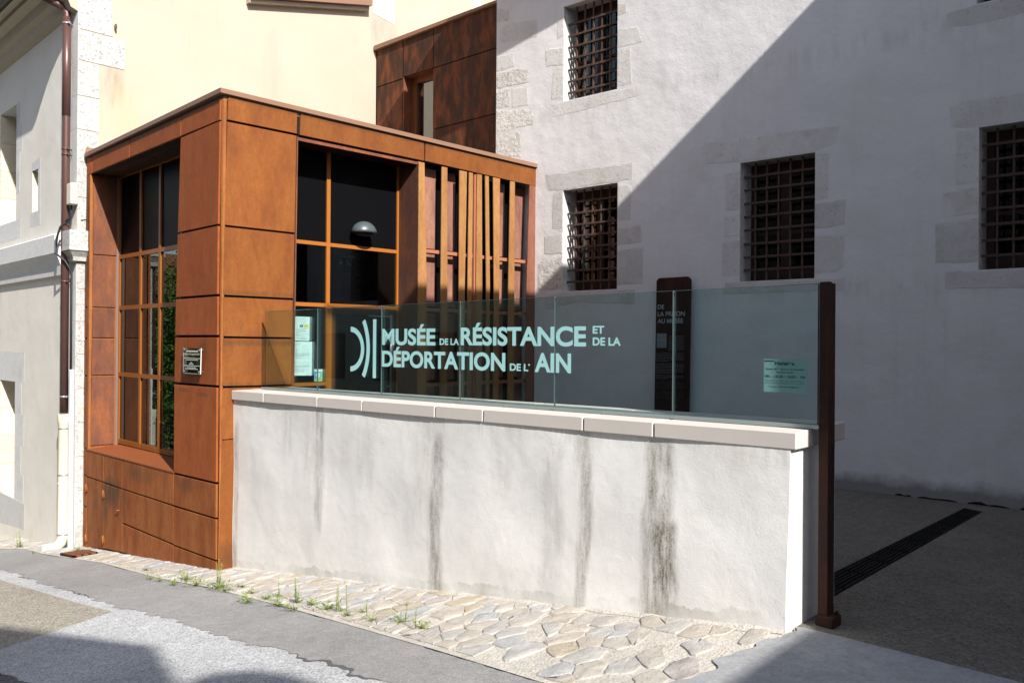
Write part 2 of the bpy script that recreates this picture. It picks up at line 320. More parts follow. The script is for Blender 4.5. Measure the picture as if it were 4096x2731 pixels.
class MB:
    def __init__(s): s.v = []; s.f = []; s.sm = []
    def face(s, pts, smooth=False):
        i = len(s.v); s.v += [Vector(p) for p in pts]; s.f.append(list(range(i, i+len(pts)))); s.sm.append(smooth); return s
    def prism(s, a, b):
        n = len(a); i = len(s.v); s.v += [Vector(p) for p in a] + [Vector(p) for p in b]
        s.f.append([i+j for j in range(n)]); s.f.append([i+n+j for j in reversed(range(n))])
        for j in range(n): k = (j+1) % n; s.f.append([i+j, i+n+j, i+n+k, i+k])
        s.sm += [False]*(n+2); return s
    def slab(s, fr, poly, f, b):
        return s.prism([fr.pt(u, z, f) for u, z in poly], [fr.pt(u, z, b) for u, z in poly])
    def fbox(s, fr, u0, u1, z0, z1, o0, o1): return s.slab(fr, [(u0, z0), (u1, z0), (u1, z1), (u0, z1)], o0, o1)
    def box(s, x0, x1, y0, y1, z0, z1):
        return s.prism([(x0, y0, z0), (x1, y0, z0), (x1, y1, z0), (x0, y1, z0)], [(x0, y0, z1), (x1, y0, z1), (x1, y1, z1), (x0, y1, z1)])
    def tube(s, path, r, n=12, cap=True):
        path = [Vector(p) for p in path]; rs = r if isinstance(r, (list, tuple)) else [r]*len(path); base = len(s.v)
        ref = None
        for i, p in enumerate(path):
            t = (path[min(i+1, len(path)-1)]-path[max(i-1, 0)]).normalized()
            a = Vector((0, 0, 1)) if abs(t.z) < .9 else Vector((1, 0, 0))
            if ref is None: ref = t.cross(a).normalized()
            ref = (ref - t*ref.dot(t)).normalized(); w = t.cross(ref)
            for j in range(n):
                q = 2*math.pi*j/n; s.v.append(p + (ref*math.cos(q)+w*math.sin(q))*rs[i])
        for i in range(len(path)-1):
            for j in range(n):
                k = (j+1) % n; s.f.append([base+i*n+j, base+i*n+k, base+(i+1)*n+k, base+(i+1)*n+j]); s.sm.append(True)
        if cap:
            s.f.append([base+j for j in reversed(range(n))]); s.f.append([base+(len(path)-1)*n+j for j in range(n)]); s.sm += [False, False]
        return s
    def sweep(s, fr, prof, u0, u1):   # profile (off, z) extruded along u
        return s.prism([fr.pt(u0, z, o) for o, z in prof], [fr.pt(u1, z, o) for o, z in prof])
    def build(s, name, mat, parent=None, bevel=0, loc=None, seg=1):
        me = bpy.data.meshes.new(name)
        if loc is None:
            if parent is not None: loc = WLOC[parent.name]
            else:
                xs = [v.x for v in s.v]; ys = [v.y for v in s.v]; zs = [v.z for v in s.v]
                loc = Vector(((min(xs)+max(xs))/2, (min(ys)+max(ys))/2, min(zs)))
        me.from_pydata([v-loc for v in s.v], [], s.f)
        bm = bmesh.new(); bm.from_mesh(me)
        for f, sm in zip(bm.faces, s.sm): f.smooth = sm
        bmesh.ops.recalc_face_normals(bm, faces=bm.faces)
        if bevel: bmesh.ops.bevel(bm, geom=[e for e in bm.edges if e.is_manifold and e.calc_face_angle(0) > .5], offset=bevel, segments=seg, profile=.5, affect='EDGES')
        bm.to_mesh(me); bm.free()
        me.materials.append(mat)
        o = bpy.data.objects.new(name, me); COL.objects.link(o)
        if parent is not None:
            o.parent = parent; o.location = loc - WLOC[parent.name]
        else: o.location = loc
        WLOC[o.name] = Vector(loc); return o

def tag(o, label=None, cat=None, group=None, kind=None):
    if label: o['label'] = label
    if cat: o['category'] = cat
    if group: o['group'] = group
    if kind: o['kind'] = kind
    return o
def thing(name, loc, label, cat, group=None):
    o = bpy.data.objects.new(name, None); COL.objects.link(o); o.location = loc; o.empty_display_size = .2
    WLOC[o.name] = Vector(loc); return tag(o, label, cat, group)

def text(name, body, fr, u, z, h, mat, parent, off, width=None, bold=.0, th=.0012, align='LEFT'):
    cu = bpy.data.curves.new(name, 'FONT'); cu.body = body; cu.offset = bold; cu.align_x = 'LEFT'
    to = bpy.data.objects.new(name, cu); COL.objects.link(to)
    dg = bpy.context.evaluated_depsgraph_get(); me = bpy.data.meshes.new_from_object(to.evaluated_get(dg))
    bpy.data.objects.remove(to); bpy.data.curves.remove(cu)
    xs = [v.co.x for v in me.vertices]; x0, x1 = min(xs), max(xs)
    sy = h/.729 if True else 1
    sx = (width/(x1-x0)) if width else sy
    if align == 'CENTER': u = u-(x1-x0)*sx/2
    m = MB()
    for p in me.polygons:
        m.face([fr.pt(u+(me.vertices[i].co.x-x0)*sx, z+me.vertices[i].co.y*sy, off) for i in p.vertices])
    bpy.data.meshes.remove(me)
    return m.build(name, mat, parent)

def holed(m, fr, u0, u1, z0, z1, holes, off=0, depth=.35, faces='lrtb'):
    us = sorted({u0, u1, *[h[0] for h in holes], *[h[1] for h in holes]}); zs = sorted({z0, z1, *[h[2] for h in holes], *[h[3] for h in holes]})
    us = [u for u in us if u0 <= u <= u1]; zs = [z for z in zs if z0 <= z <= z1]
    for i in range(len(us)-1):
        for j in range(len(zs)-1):
            cu, cz = (us[i]+us[i+1])/2, (zs[j]+zs[j+1])/2
            if any(h[0] < cu < h[1] and h[2] < cz < h[3] for h in holes): continue
            m.face([fr.pt(us[i], zs[j], off), fr.pt(us[i+1], zs[j], off), fr.pt(us[i+1], zs[j+1], off), fr.pt(us[i], zs[j+1], off)])
    return m

# ------------------------------------------------------------------ the ground
def sheet(name, poly_rows, mat, dz, kind='structure'):
    """poly_rows: list of (x, ylow, yhigh); a strip following the street's slope"""
    m = MB()
    rows = []
    for (x, a, b) in poly_rows:
        n = max(2, int((b-a)/.6)+2) if b-a < 6 else 14
        rows.append([Vector((x, a+(b-a)*i/(n-1), gz(x)+dz)) for i in range(n)])
    for A_, B_ in zip(rows, rows[1:]):
        n = min(len(A_), len(B_))
        for i in range(n-1): m.face([A_[i], A_[i+1], B_[i+1], B_[i]])
        if len(A_) > n: 
            for i in range(n-1, len(A_)-1): m.face([A_[i], A_[i+1], B_[-1]])
        if len(B_) > n:
            for i in range(n-1, len(B_)-1): m.face([A_[-1], B_[i+1], B_[i]])
    o = m.build(name, mat); return tag(o, kind=kind)
rng = random.Random(3)
def jag(x, amp, seed=0):
    v = 0
    for k, (f, a) in enumerate(((1.3, .5), (3.7, .3), (9.1, .25), (23.0, .2))):
        v += a*math.sin(f*x*2.1+seed*1.7+k*2.3)
    return v*amp
xs_f = [-34+.5*i for i in range(36)] + [-16+.12*i for i in range(int(19/.12))] + [3+.5*i for i in range(30)]
far = MB()
far.face([(-400, -400, -3.88), (400, -400, -3.88), (400, 400, -3.88), (-400, 400, -3.88)]); tag(far.build('ground', ROADD), kind='structure')
sheet('road', [(x, -30, 9.0 if x < -13.4 else 3.3) for x in xs_f], ROADL, 0)
def edge_road(x):   # asphalt / stone apron line
    P = [(-40, 3.7), (-17, 3.72), (-14.94, 3.78), (-14.37, 4.0), (-13.28, 3.93), (-11.24, 4.02), (-9.32, 3.90), (-7.86, 3.88), (-5.93, 3.70), (-4.05, 3.48), (-2.97, 3.33), (-1.5, 3.12), (20, 3.1)]
    for (a, ya), (b, yb) in zip(P, P[1:]):
        if a <= x <= b: return ya+(yb-ya)*(x-a)/(b-a)
    return 3.1
def edge_strip(x): return 3.04-.027*(x+8) + jag(x, .045, 1) + .022*math.sin(x*31)*math.sin(x*7.3) + .018*math.floor(2*math.sin(x*9.7))*.5
strip_x = [-34+.5*i for i in range(36)]+[-16+.04*i for i in range(int(18/.04))]+[2.2+.5*i for i in range(20)]
sheet('asphalt_strip', [(x, edge_strip(x), edge_road(x)+jag(x, .015, 5)) for x in strip_x], STRIP, .003)
sheet('tar_edge', [(x, edge_strip(x)-.075*max(0, math.sin(x*1.9+.6)*math.sin(x*.71+1)-.35), edge_strip(x)+.03) for x in strip_x], plain('tar', (.10, .10, .102), .8), .0018)
def beige_low(x): return max(-8, 1.9+(x+7.35)*-2.0 if x > -7.95 else -8) 
rows = [(x, -8 if x < -8.3 else 3.15-(-7.9-x)*2.9-.0, edge_strip(x)+.02) for x in [-34+.5*i for i in range(50)]+[-9+.07*i for i in range(16)] if x <= -7.92]
rows = [(x, max(-9, 3.10-(x+9.3)*0 - 9) if x < -8.0 else 3.0, b) for x, a, b in rows]
def div_x(y): return -7.95+(3.1-y)*.53        # line between the beige and the pale patch
bm_ = MB()
ys = [-3+.1*i for i in range(60)]
for a, b in zip(ys, ys[1:]):
    b = min(b, 3.03)
    if a >= b: break
    xr = [(-34, div_x(a), div_x(b))]
    seg = 24
    for i in range(seg):
        f0, f1 = i/seg, (i+1)/seg
        p = [(-34+(div_x(a)+34)*f0, a), (-34+(div_x(a)+34)*f1, a), (-34+(div_x(b)+34)*f1, b), (-34+(div_x(b)+34)*f0, b)]
        bm_.face([(x, y, gz(x)+.0012) for x, y in p])
tag(bm_.build('beige_asphalt', ROADB), kind='structure')
dk = MB(); pts = [(x, 1.70+jag(x, .06, 9)+.02*(x+6)) for x in [-12+.1*i for i in range(150)]]
for (a, ya), (b, yb) in zip(pts, pts[1:]):
    dk.face([(a, -8, gz(a)+.005), (b, -8, gz(b)+.005), (b, yb, gz(b)+.005), (a, ya, gz(a)+.005)])
tag(dk.build('dark_asphalt', ROADD), kind='structure')
# stone apron along the walls
def wall_y(x):
    if x < -13.3: return 4.5
    if x < -8.87: return 4.62
    return 4.80
apron = MB(); ax = [-30+.5*i for i in range(28)]+[-16+.15*i for i in range(int(13.65/.15)+1)]+[-2.2]
for a, b in zip(ax, ax[1:]):
    ys0, ys1 = edge_road(a), edge_road(b)
    for i in range(4):
        f0, f1 = i/4, (i+1)/4
        p = [(a, ys0+(wall_y(a)-ys0)*f0), (b, ys1+(wall_y(a)-ys1)*f0), (b, ys1+(wall_y(a)-ys1)*f1), (a, ys0+(wall_y(a)-ys0)*f1)]
        apron.face([(x, y, gz(x)+.007) for x, y in p])
APRON = tag(apron.build('stone_apron', MORTAR), kind='structure')
# courtyard
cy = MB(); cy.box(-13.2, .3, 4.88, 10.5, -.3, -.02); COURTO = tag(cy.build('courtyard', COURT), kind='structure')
en = MB()
ep = [(-2.27, 4.86), (-2.29, 4.6), (-2.30, 4.3), (-2.31, 4.0), (-2.34, 3.7), (-2.40, 3.2)]
ep2 = []
for (x0, y0), (x1, y1) in zip(ep, ep[1:]):
    for i in range(14):
        t = i/14; yy = y0+(y1-y0)*t; ep2.append((x0+(x1-x0)*t+.06*math.sin(yy*11)*math.sin(yy*4.3)+.02*math.sin(yy*29), yy))
ep = ep2+[ep[-1]]
for (x0, y0), (x1, y1) in zip(ep, ep[1:]):
    en.face([(x0, y0, gz(x0)+.016), (-2.2, y0, .004), (-2.2, y1, .004), (x1, y1, gz(x1)+.016)])
    en.face([(-2.2, y0, .004), (3, y0, .006), (3, y1, .006), (-2.2, y1, .004)])
tag(en.build('entry_pavement', ENTRY), kind='structure')

# cobbles: Voronoi cells of jittered points, each stone its own mesh
def clip(poly, px, py, nx, ny):
    out = []
    for i in range(len(poly)):
        a, b = poly[i], poly[(i+1) % len(poly)]
        da = (a[0]-px)*nx+(a[1]-py)*ny; db = (b[0]-px)*nx+(b[1]-py)*ny
        if da <= 0: out.append(a)
        if (da < 0 < db) or (db < 0 < da):
            t = da/(da-db); out.append((a[0]+(b[0]-a[0])*t, a[1]+(b[1]-a[1])*t))
    return out
def cobbles():
    rg = random.Random(11); pts = []
    x = -17.0
    # metric: stones elongated across the strip and slanted
    def tf(x, y): return ((x+.18*y)/.20, (y+.10*x)/.30)
    tries = 0
    while tries < 9000 and len(pts) < 296:
        tries += 1
        x = rg.uniform(-16.8, -2.3); lo = edge_road(x)+.02; hi = wall_y(x)-.05
        y = rg.uniform(lo, hi); q = tf(x, y)
        rr = rg.choice((.15, .20, .27, .36, .55))*(1.5 if x < -9.5 else 1.0)
        if all((q[0]-p[2])**2+(q[1]-p[3])**2 > rr for p in pts): pts.append((x, y, q[0], q[1]))
    for (x, y, a, b) in pts:
        if x > -2.36: continue
        e1, e2 = rg.uniform(.42, .75), rg.uniform(.40, .70); poly = [(a-e1, b-e2), (a+e1*.6, b-e2*1.1), (a+e1*1.1, b), (a+e1*.8, b+e2), (a-e1*.6, b+e2*1.05), (a-e1*1.1, b+.1)]
        for p in pts:
            if p[2] == a and p[3] == b: continue
            dx, dy = p[2]-a, p[3]-b; L = math.hypot(dx, dy)
            if L < 2.6: poly = clip(poly, a+dx/2-dx/L*.0, b+dy/2-dy/L*.0, dx, dy)
        if len(poly) < 3: continue
        det = 1/( (1/.27)*(1/.30) + (.45/.27)*(.10/.30) )
        def inv(q0, q1):
            # q0=(x-.45y)/.27 ; q1=(y+.1x)/.30
            A_, B_ = q0*.20, q1*.30; xx = (A_-.18*B_)/(1-.018); return (xx, B_-.10*xx)
        P = [inv(*q) for q in poly]
        # shrink, clamp to the strip, round the outline
        cx = sum(p[0] for p in P)/len(P); cy_ = sum(p[1] for p in P)/len(P)
        k = rg.uniform(.86, .985)
        if rg.random() < .08: continue; P = [(cx+(p[0]-cx)*k, cy_+(p[1]-cy_)*k) for p in P]
        Q = []
        for i in range(len(P)):
            p0, p1, p2 = P[i-1], P[i], P[(i+1) % len(P)]
            for t in (.28, 0, .28):
                pass
            Q.append((p1[0]*.72+p0[0]*.28, p1[1]*.72+p0[1]*.28)); Q.append((p1[0]*.92+(p0[0]+p2[0])*.04, p1[1]*.92+(p0[1]+p2[1])*.04)); Q.append((p1[0]*.72+p2[0]*.28, p1[1]*.72+p2[1]*.28))
        Q = [(px+rg.uniform(-.006, .006), min(max(py, edge_road(px)+.05), wall_y(px)-.04)+rg.uniform(-.006, .006)) for px, py in Q]
        cx = sum(q[0] for q in Q)/len(Q); cy_ = sum(q[1] for q in Q)/len(Q)
        if cy_ < edge_road(cx)+.07: continue
        xs_ = [q[0] for q in Q]; ys_ = [q[1] for q in Q]
        if max(xs_)-min(xs_) < .07 or max(ys_)-min(ys_) < .05: continue
        h = rg.uniform(.001, .007); tx, ty = rg.uniform(-.035, .035), rg.uniform(-.03, .03)
        top = [(cx+(qx-cx)*.90, cy_+(qy-cy_)*.90) for qx, qy in Q]
        mb = MB(); n = len(Q); base = 0
        mb.v = [Vector((qx, qy, gz(qx)+.004)) for qx, qy in Q] + [Vector((qx, qy, gz(qx)+.012+h*.55)) for qx, qy in Q and [(cx+(a_-cx)*.965, cy_+(b_-cy_)*.965) for a_, b_ in Q]] + [Vector((qx, qy, gz(qx)+.012+h*rg.uniform(.8, 1.05)+tx*(qx-cx)+ty*(qy-cy_))) for qx, qy in top] + [Vector((cx, cy_, gz(cx)+.012+h*rg.uniform(.9, 1.15)))]
        for r_ in range(2):
            for j in range(n):
                k2 = (j+1) % n; mb.f.append([r_*n+j, r_*n+k2, (r_+1)*n+k2, (r_+1)*n+j]); mb.sm.append(r_ == 1)
        for j in range(n): mb.f.append([2*n+j, 2*n+(j+1) % n, 3*n]); mb.sm.append(True)
        mb.build('stone', COBBLES[rg.choices(range(6), (5, 3, 3, 2, 1, 2))[0]], APRON)
cobbles()

# ------------------------------------------------------------------ the white prison building
PR = thing('prison_building', (-5.5, 9.9, -.05), 'old white limewashed prison building with iron barred stone windows behind the glass balustrade', 'building')
WIN = [(.545, 1.55, 2.52, 4.085), (.54, 1.53, 5.465, 6.93), (3.475, 4.465, 2.545, 4.11), (6.27, 7.25, 2.555, 4.12), (6.24, 7.2, 5.485, 6.95)]
m = MB(); holed(m, FW, -.86, 9.2, -.2, 8.62, WIN)
corner = FW.pt(-.86, 0)
m.face([corner+Vector((0, 0, -.2)), corner+Vector((0, 0, 8.62)), corner+Vector((-.3, 9, 8.62)), corner+Vector((-.3, 9, -.2))])
m.build('wall', WHITEW, PR)
for h in WIN:
    u_0, u_1, z_0, z_1 = h; D = -.34
    m = MB(); e = .0
    m.face([FW.pt(u_0, z_0), FW.pt(u_0, z_1), FW.pt(u_0+.02, z_1, D), FW.pt(u_0+.02, z_0, D)]); m.face([FW.pt(u_1, z_0), FW.pt(u_1, z_1), FW.pt(u_1-.02, z_1, D), FW.pt(u_1-.02, z_0, D)])
    m.face([FW.pt(u_0, z_1), FW.pt(u_1, z_1), FW.pt(u_1-.02, z_1, D), FW.pt(u_0+.02, z_1, D)]); m.face([FW.pt(u_0, z_0), FW.pt(u_1, z_0), FW.pt(u_1-.02, z_0+.03, D), FW.pt(u_0+.02, z_0+.03, D)])
    m.build('window_reveal', STONEW, PR)
    m = MB(); f0, f1 = -.30, -.35
    m.fbox(FW, u_0, u_0+.10, z_0, z_1, f0, f1); m.fbox(FW, u_1-.10, u_1, z_0, z_1, f0, f1)
    m.fbox(FW, u_0+.10, u_1-.10, z_0, z_0+.16, f0, f1); m.fbox(FW, u_0+.10, u_1-.10, z_1-.14, z_1, f0, f1)
    mid = (u_0+u_1)/2; m.fbox(FW, mid-.06, mid+.06, z_0+.16, z_1-.14, f0+.005, f1)
    zb = z_0+.62; m.fbox(FW, u_0+.10, mid-.06, zb, zb+.045, f0-.005, f1); m.fbox(FW, mid+.06, u_1-.10, zb, zb+.045, f0-.005, f1)
    w = m.build('window', WOODF, PR)
    for (a, b) in ((u_0+.10, mid-.06), (mid+.06, u_1-.10)):
        for (c_, d_) in ((z_0+.16, zb), (zb+.045, z_1-.14)):
            MB().fbox(FW, a, b, c_, d_, -.325, -.333).build('pane', DARKG, w)
    MB().fbox(FW, u_0-.9, u_1+.3, z_0-.4, z_1+.4, -.62, -.66).build('black_backing', DARK, w)  # flat black sheet painted in place of the unlit room
    for i in range(5):
        ub = u_0+.158+.157*i
        MB().fbox(FW, ub-.011, ub+.011, z_0+.005, z_1-.002, -.118, -.143).build('bar', IRON, w)
    for j in range(9):
        zb = z_0+.155+.176*j+random.uniform(-.006, .006)
        if zb > z_1-.08: continue
        # a flat bar with a forged collar at each crossing
        mb = MB().slab(FW, [(u_0+.004, zb-.014+random.uniform(-.004, .004)), (u_1-.004, zb-.014+random.uniform(-.004, .004)), (u_1-.004, zb+.014), (u_0+.004, zb+.014)], -.104, -.130)
        for i in range(5):
            ub = u_0+.158+.157*i; mb.fbox(FW, ub-.018, ub+.018, zb-.017, zb+.017, -.098, -.148)
        mb.build('bar', IRON, w)
# stones showing through the limewash
STN = [[(.18,4.37),(.55,4.36),(.95,4.38),(1.38,4.35),(1.80,4.35),(1.79,4.10),(1.54,4.09),(.98,4.09),(.55,4.088),(.25,4.11)],
 [(.36,4.07),(.542,4.07),(.542,3.50),(.33,3.50)], [(.18,3.40),(.542,3.44),(.542,3.10),(.18,3.12)], [(.05,2.98),(.542,3.07),(.542,2.55),(.05,2.55)],
 [(1.553,4.08),(1.78,4.02),(1.79,3.52),(1.553,3.52)], [(1.553,3.41),(1.95,3.43),(1.97,3.18),(1.553,3.16)], [(1.553,3.08),(2.00,3.10),(1.99,2.58),(1.553,2.57)],
 [(.54,2.515),(1.55,2.515),(1.86,2.50),(1.86,2.29),(.86,2.35),(.21,2.24),(.19,2.48)],
 [(.41,6.74),(.537,6.78),(.537,6.49),(.41,6.45)], [(.17,6.35),(.537,6.32),(.537,6.03),(.19,6.07)], [(.34,6.02),(.537,6.02),(.537,5.50),(.29,5.53)],
 [(1.533,6.35),(1.89,6.30),(1.96,6.06),(1.533,6.06)], [(1.533,6.05),(1.76,6.03),(1.79,5.49),(1.533,5.49)], [(.28,5.46),(.55,5.46),(1.53,5.46),(1.87,5.43),(1.91,5.30),(1.54,5.28),(.90,5.26),(.27,5.26)], [(1.533,6.72),(1.68,6.70),(1.69,6.55),(1.533,6.54)],
 [(2.90,4.39),(2.97,4.45),(4.04,4.43),(4.76,4.39),(4.73,4.19),(4.46,4.115),(3.47,4.115),(2.93,4.17)], [(3.26,4.00),(3.472,4.01),(3.472,3.49),(3.27,3.50)], [(3.25,3.42),(3.472,3.44),(3.472,3.15),(3.25,3.15)], [(3.22,3.07),(3.472,3.09),(3.472,2.63),(3.22,2.63)],
 [(4.468,4.09),(4.64,4.07),(4.63,3.52),(4.468,3.51)], [(4.468,3.47),(4.84,3.48),(4.83,3.18),(4.468,3.16)], [(4.468,3.07),(4.83,3.09),(4.82,2.67),(4.72,2.60),(4.468,2.59)], [(3.27,2.54),(3.48,2.54),(4.48,2.54),(4.84,2.53),(4.83,2.38),(4.06,2.38),(3.24,2.39)],
 [(5.97,4.39),(6.10,4.43),(7.5,4.40),(7.48,4.13),(6.26,4.125),(5.99,4.17)], [(6.04,4.11),(6.266,4.10),(6.266,3.51),(6.04,3.51)], [(5.91,3.45),(6.266,3.47),(6.266,3.17),(5.91,3.16)], [(5.84,3.10),(6.266,3.13),(6.266,2.64),(5.83,2.65)], [(5.94,2.55),(6.29,2.55),(7.4,2.55),(7.4,2.34),(5.94,2.35)], [(5.94,5.45),(6.24,5.48),(7.3,5.47),(7.3,5.26),(6.18,5.26),(5.94,5.30)],
 [(-.85,7.25),(-.60,7.19),(-.60,7.00),(-.85,7.04)], [(-.78,6.91),(-.55,6.95),(.01,6.86),(.01,6.59),(-.78,6.67)], [(-.857,6.47),(-.48,6.45),(-.47,6.22),(-.857,6.21)], [(-.857,6.18),(-.45,6.18),(-.17,6.13),(-.16,5.90),(-.857,5.93)], [(-.857,5.89),(-.57,5.89),(-.56,5.58),(-.857,5.60)],
 [(-.52,5.88),(-.19,5.85),(-.16,5.53),(-.52,5.55)], [(-.857,5.57),(-.52,5.52),(-.11,5.49),(-.02,5.30),(-.07,5.20),(-.857,5.20)], [(-.857,5.16),(-.34,5.14),(-.29,4.70),(-.857,4.83)]]
rg = random.Random(5)
for P in STN:
    Q = []
    for i in range(len(P)):
        a, b = P[i], P[(i+1) % len(P)]; L = math.hypot(b[0]-a[0], b[1]-a[1]); n = max(1, int(L/.09))
        vert_straight = abs(a[0]-b[0]) < .004
        for j in range(n):
            t = j/n; jx = 0 if (vert_straight or j == 0) else rg.uniform(-.010, .010); jz = 0 if j == 0 else rg.uniform(-.010, .010)
            Q.append((a[0]+(b[0]-a[0])*t+jx, a[1]+(b[1]-a[1])*t+jz))
    # rounded front: outline at the wall, inset face a little proud
    cx = sum(q[0] for q in Q)/len(Q); cz = sum(q[1] for q in Q)/len(Q)
    mb = MB(); n = len(Q); pr = rg.uniform(.0018, .0035)
    mb.v = [FW.pt(u, z, -.02) for u, z in Q]+[FW.pt(u, z, .0004) for u, z in Q]+[FW.pt(u+(cx-u)*.10, z+(cz-z)*.14, pr) for u, z in Q]
    for r_ in range(2):
        for j in range(n): mb.f.append([r_*n+j, r_*n+(j+1) % n, (r_+1)*n+(j+1) % n, (r_+1)*n+j]); mb.sm.append(False)
    mb.f.append([2*n+j for j in range(n)]); mb.sm.append(False)
    mb.build('stone', STONER if (P[0][0] < -.7 and rg.random() < .7) or P[0] == (.05, 2.98) else STONEW, PR)
# eave
def eave_off(u): return 1.227-.1213*(u+.85)
m = MB(); zt = 8.5
m.prism([FW.pt(-.86, zt, 1.227), FW.pt(9.2, zt, eave_off(9.2)), FW.pt(9.2, zt+.1, -.1), FW.pt(-.86, zt+.1, -.1)], [FW.pt(-.86, zt+.16, 1.227), FW.pt(9.2, zt+.16, eave_off(9.2)), FW.pt(9.2, zt+.3, -.1), FW.pt(-.86, zt+.3, -.1)])
m.prism([FW.pt(-.86, zt+.3, -.1), FW.pt(9.2, zt+.3, -.1), FW.pt(9.2, 11.8, -6), FW.pt(-.86, 11.8, -6)], [FW.pt(-.86, zt+.45, -.1), FW.pt(9.2, zt+.45, -.1), FW.pt(9.2, 11.95, -6), FW.pt(-.86, 11.95, -6)])
m.build('roof', ROOFT, PR)
# jagged black strips for the gap where the wall meets the courtyard
uu = -.1
rg = random.Random(8)
while uu < 8:
    l_ = rg.uniform(.15, .5)
    if rg.random() < .75:
        pts = []; n = 6
        for i in range(n+1): pts.append((uu+l_*i/n, -.025))
        for i in range(n, -1, -1): pts.append((uu+l_*i/n, -.012+rg.uniform(0, .028)*(1 if 0 < i < n else .1)))
        MB().slab(FW, pts, .006, -.01).build('base_crack', JOINT, PR)
    uu += l_+rg.uniform(0, .15)

# the wing that closes the courtyard on the right (its shadow falls across wall and pavilion)
WG = thing('prison_wing', (4, 7.5, -.02), 'side wing of the prison closing the right of the courtyard, under a deep eave', 'building')
MB().box(0, 8, 4.31, 9.9, -.1, 8.7).build('wall', WHITEW, WG)
ye, xe, ze = 3.56, -.8, 8.88
MB().prism([(xe, ye, ze-.12), (4, ye, ze-.12+3.2), (4, ye, ze+3.2), (xe, ye, ze)], [(xe, 9.9, ze-.12), (4, 9.9, ze-.12+3.2), (4, 9.9, ze+3.2), (xe, 9.9, ze)]).prism([(8.8, ye, ze-.12), (4, ye, ze-.12+3.2), (4, ye, ze+3.2), (8.8, ye, ze)], [(8.8, 9.9, ze-.12), (4, 9.9, ze-.12+3.2), (4, 9.9, ze+3.2), (8.8, 9.9, ze)]).build('roof', ROOFT, WG)

# ------------------------------------------------------------------ old house on the left
OH = thing('old_house', (-16, 4.5, -1.6), 'old stone house with cream side wall and brown downpipe, left of the rust pavilion', 'building')
HH = [(-4.23, -3.2, 3.83, 5.89), (-2.25, -1.92, 3.865, 4.56), (-4.12, -3.17, -1.10, .97)]
m = MB(); holed(m, FH, -9, 0, -2.6, 8.2, HH)
m.build('wall', HOUSEW, OH)
m = MB(); m.face([FC.pt(-.115, -1.9), FC.pt(14, -1.9), FC.pt(14, 12), FC.pt(-.115, 12)]); m.face([FC.pt(-.115, 12), FC.pt(14, 12), FC.pt(14, 12)+Vector((-6, 0, 0)), FC.pt(-.115, 12)+Vector((-6, 0, 0))])
m.build('side_wall', CREAM, OH)
for i, h in enumerate(HH):
    u_0, u_1, z_0, z_1 = h; D = -.42 if i != 1 else -.3
    nj = 4 if i == 0 else 1
    # left jamb, lit, in courses of cut stone
    cs = 4 if i != 1 else 1
    for c_ in range(cs):
        a, b = z_0+(z_1-z_0)*c_/cs, z_0+(z_1-z_0)*(c_+1)/cs-.006
        MB().fbox(FH, u_0-.2, u_0, a, b, -.002, D).build('jamb_stone', ASHLAR, OH)
    m = MB(); m.fbox(FH, u_1, u_1+.2, z_0, z_1, -.004, D); m.fbox(FH, u_0-.2, u_1+.2, z_1, z_1+.2, -.004, D)
    m.prism([FH.pt(u_0-.05, z_0-.1, -.004), FH.pt(u_1+.05, z_0-.1, -.004), FH.pt(u_1+.05, z_0-.02, -.004), FH.pt(u_0-.05, z_0-.02, -.004)], [FH.pt(u_0-.05, z_0-.1, D), FH.pt(u_1+.05, z_0-.1, D), FH.pt(u_1+.05, z_0+.02, D), FH.pt(u_0-.05, z_0+.02, D)])
    m.build('opening_surround', STONEH, OH)
    m = MB(); fr_ = WHITEP if i == 2 else WOODF
    m.fbox(FH, u_0, u_0+.07, z_0, z_1, D+.10, D+.02); m.fbox(FH, u_1-.07, u_1, z_0, z_1, D+.22 if i == 2 else D+.10, D+.02); m.fbox(FH, u_0+.07, u_1-.07, z_1-.07, z_1, D+.10, D+.02); m.fbox(FH, u_0+.07, u_1-.07, z_0+.02, z_0+.09, D+.10, D+.02)
    w = m.build('window', fr_, OH)
    MB().fbox(FH, u_0+.07, u_1-.07, z_0+.09, z_1-.07, D+.06, D+.05).build('pane', DARKG, w)
    MB().fbox(FH, u_0-.6, u_1+.4, z_0-.3, z_1+.3, D-.3, D-.34).build('black_backing', DARK, w)  # black sheet behind the pane, the room's darkness as plain colour
    if i == 2:
        for zz in (-.55, .08, .62): MB().fbox(FH, u_1-.085, u_1-.068, zz, zz+.11, D+.245, D+.222).build('hinge', GREYM, w)
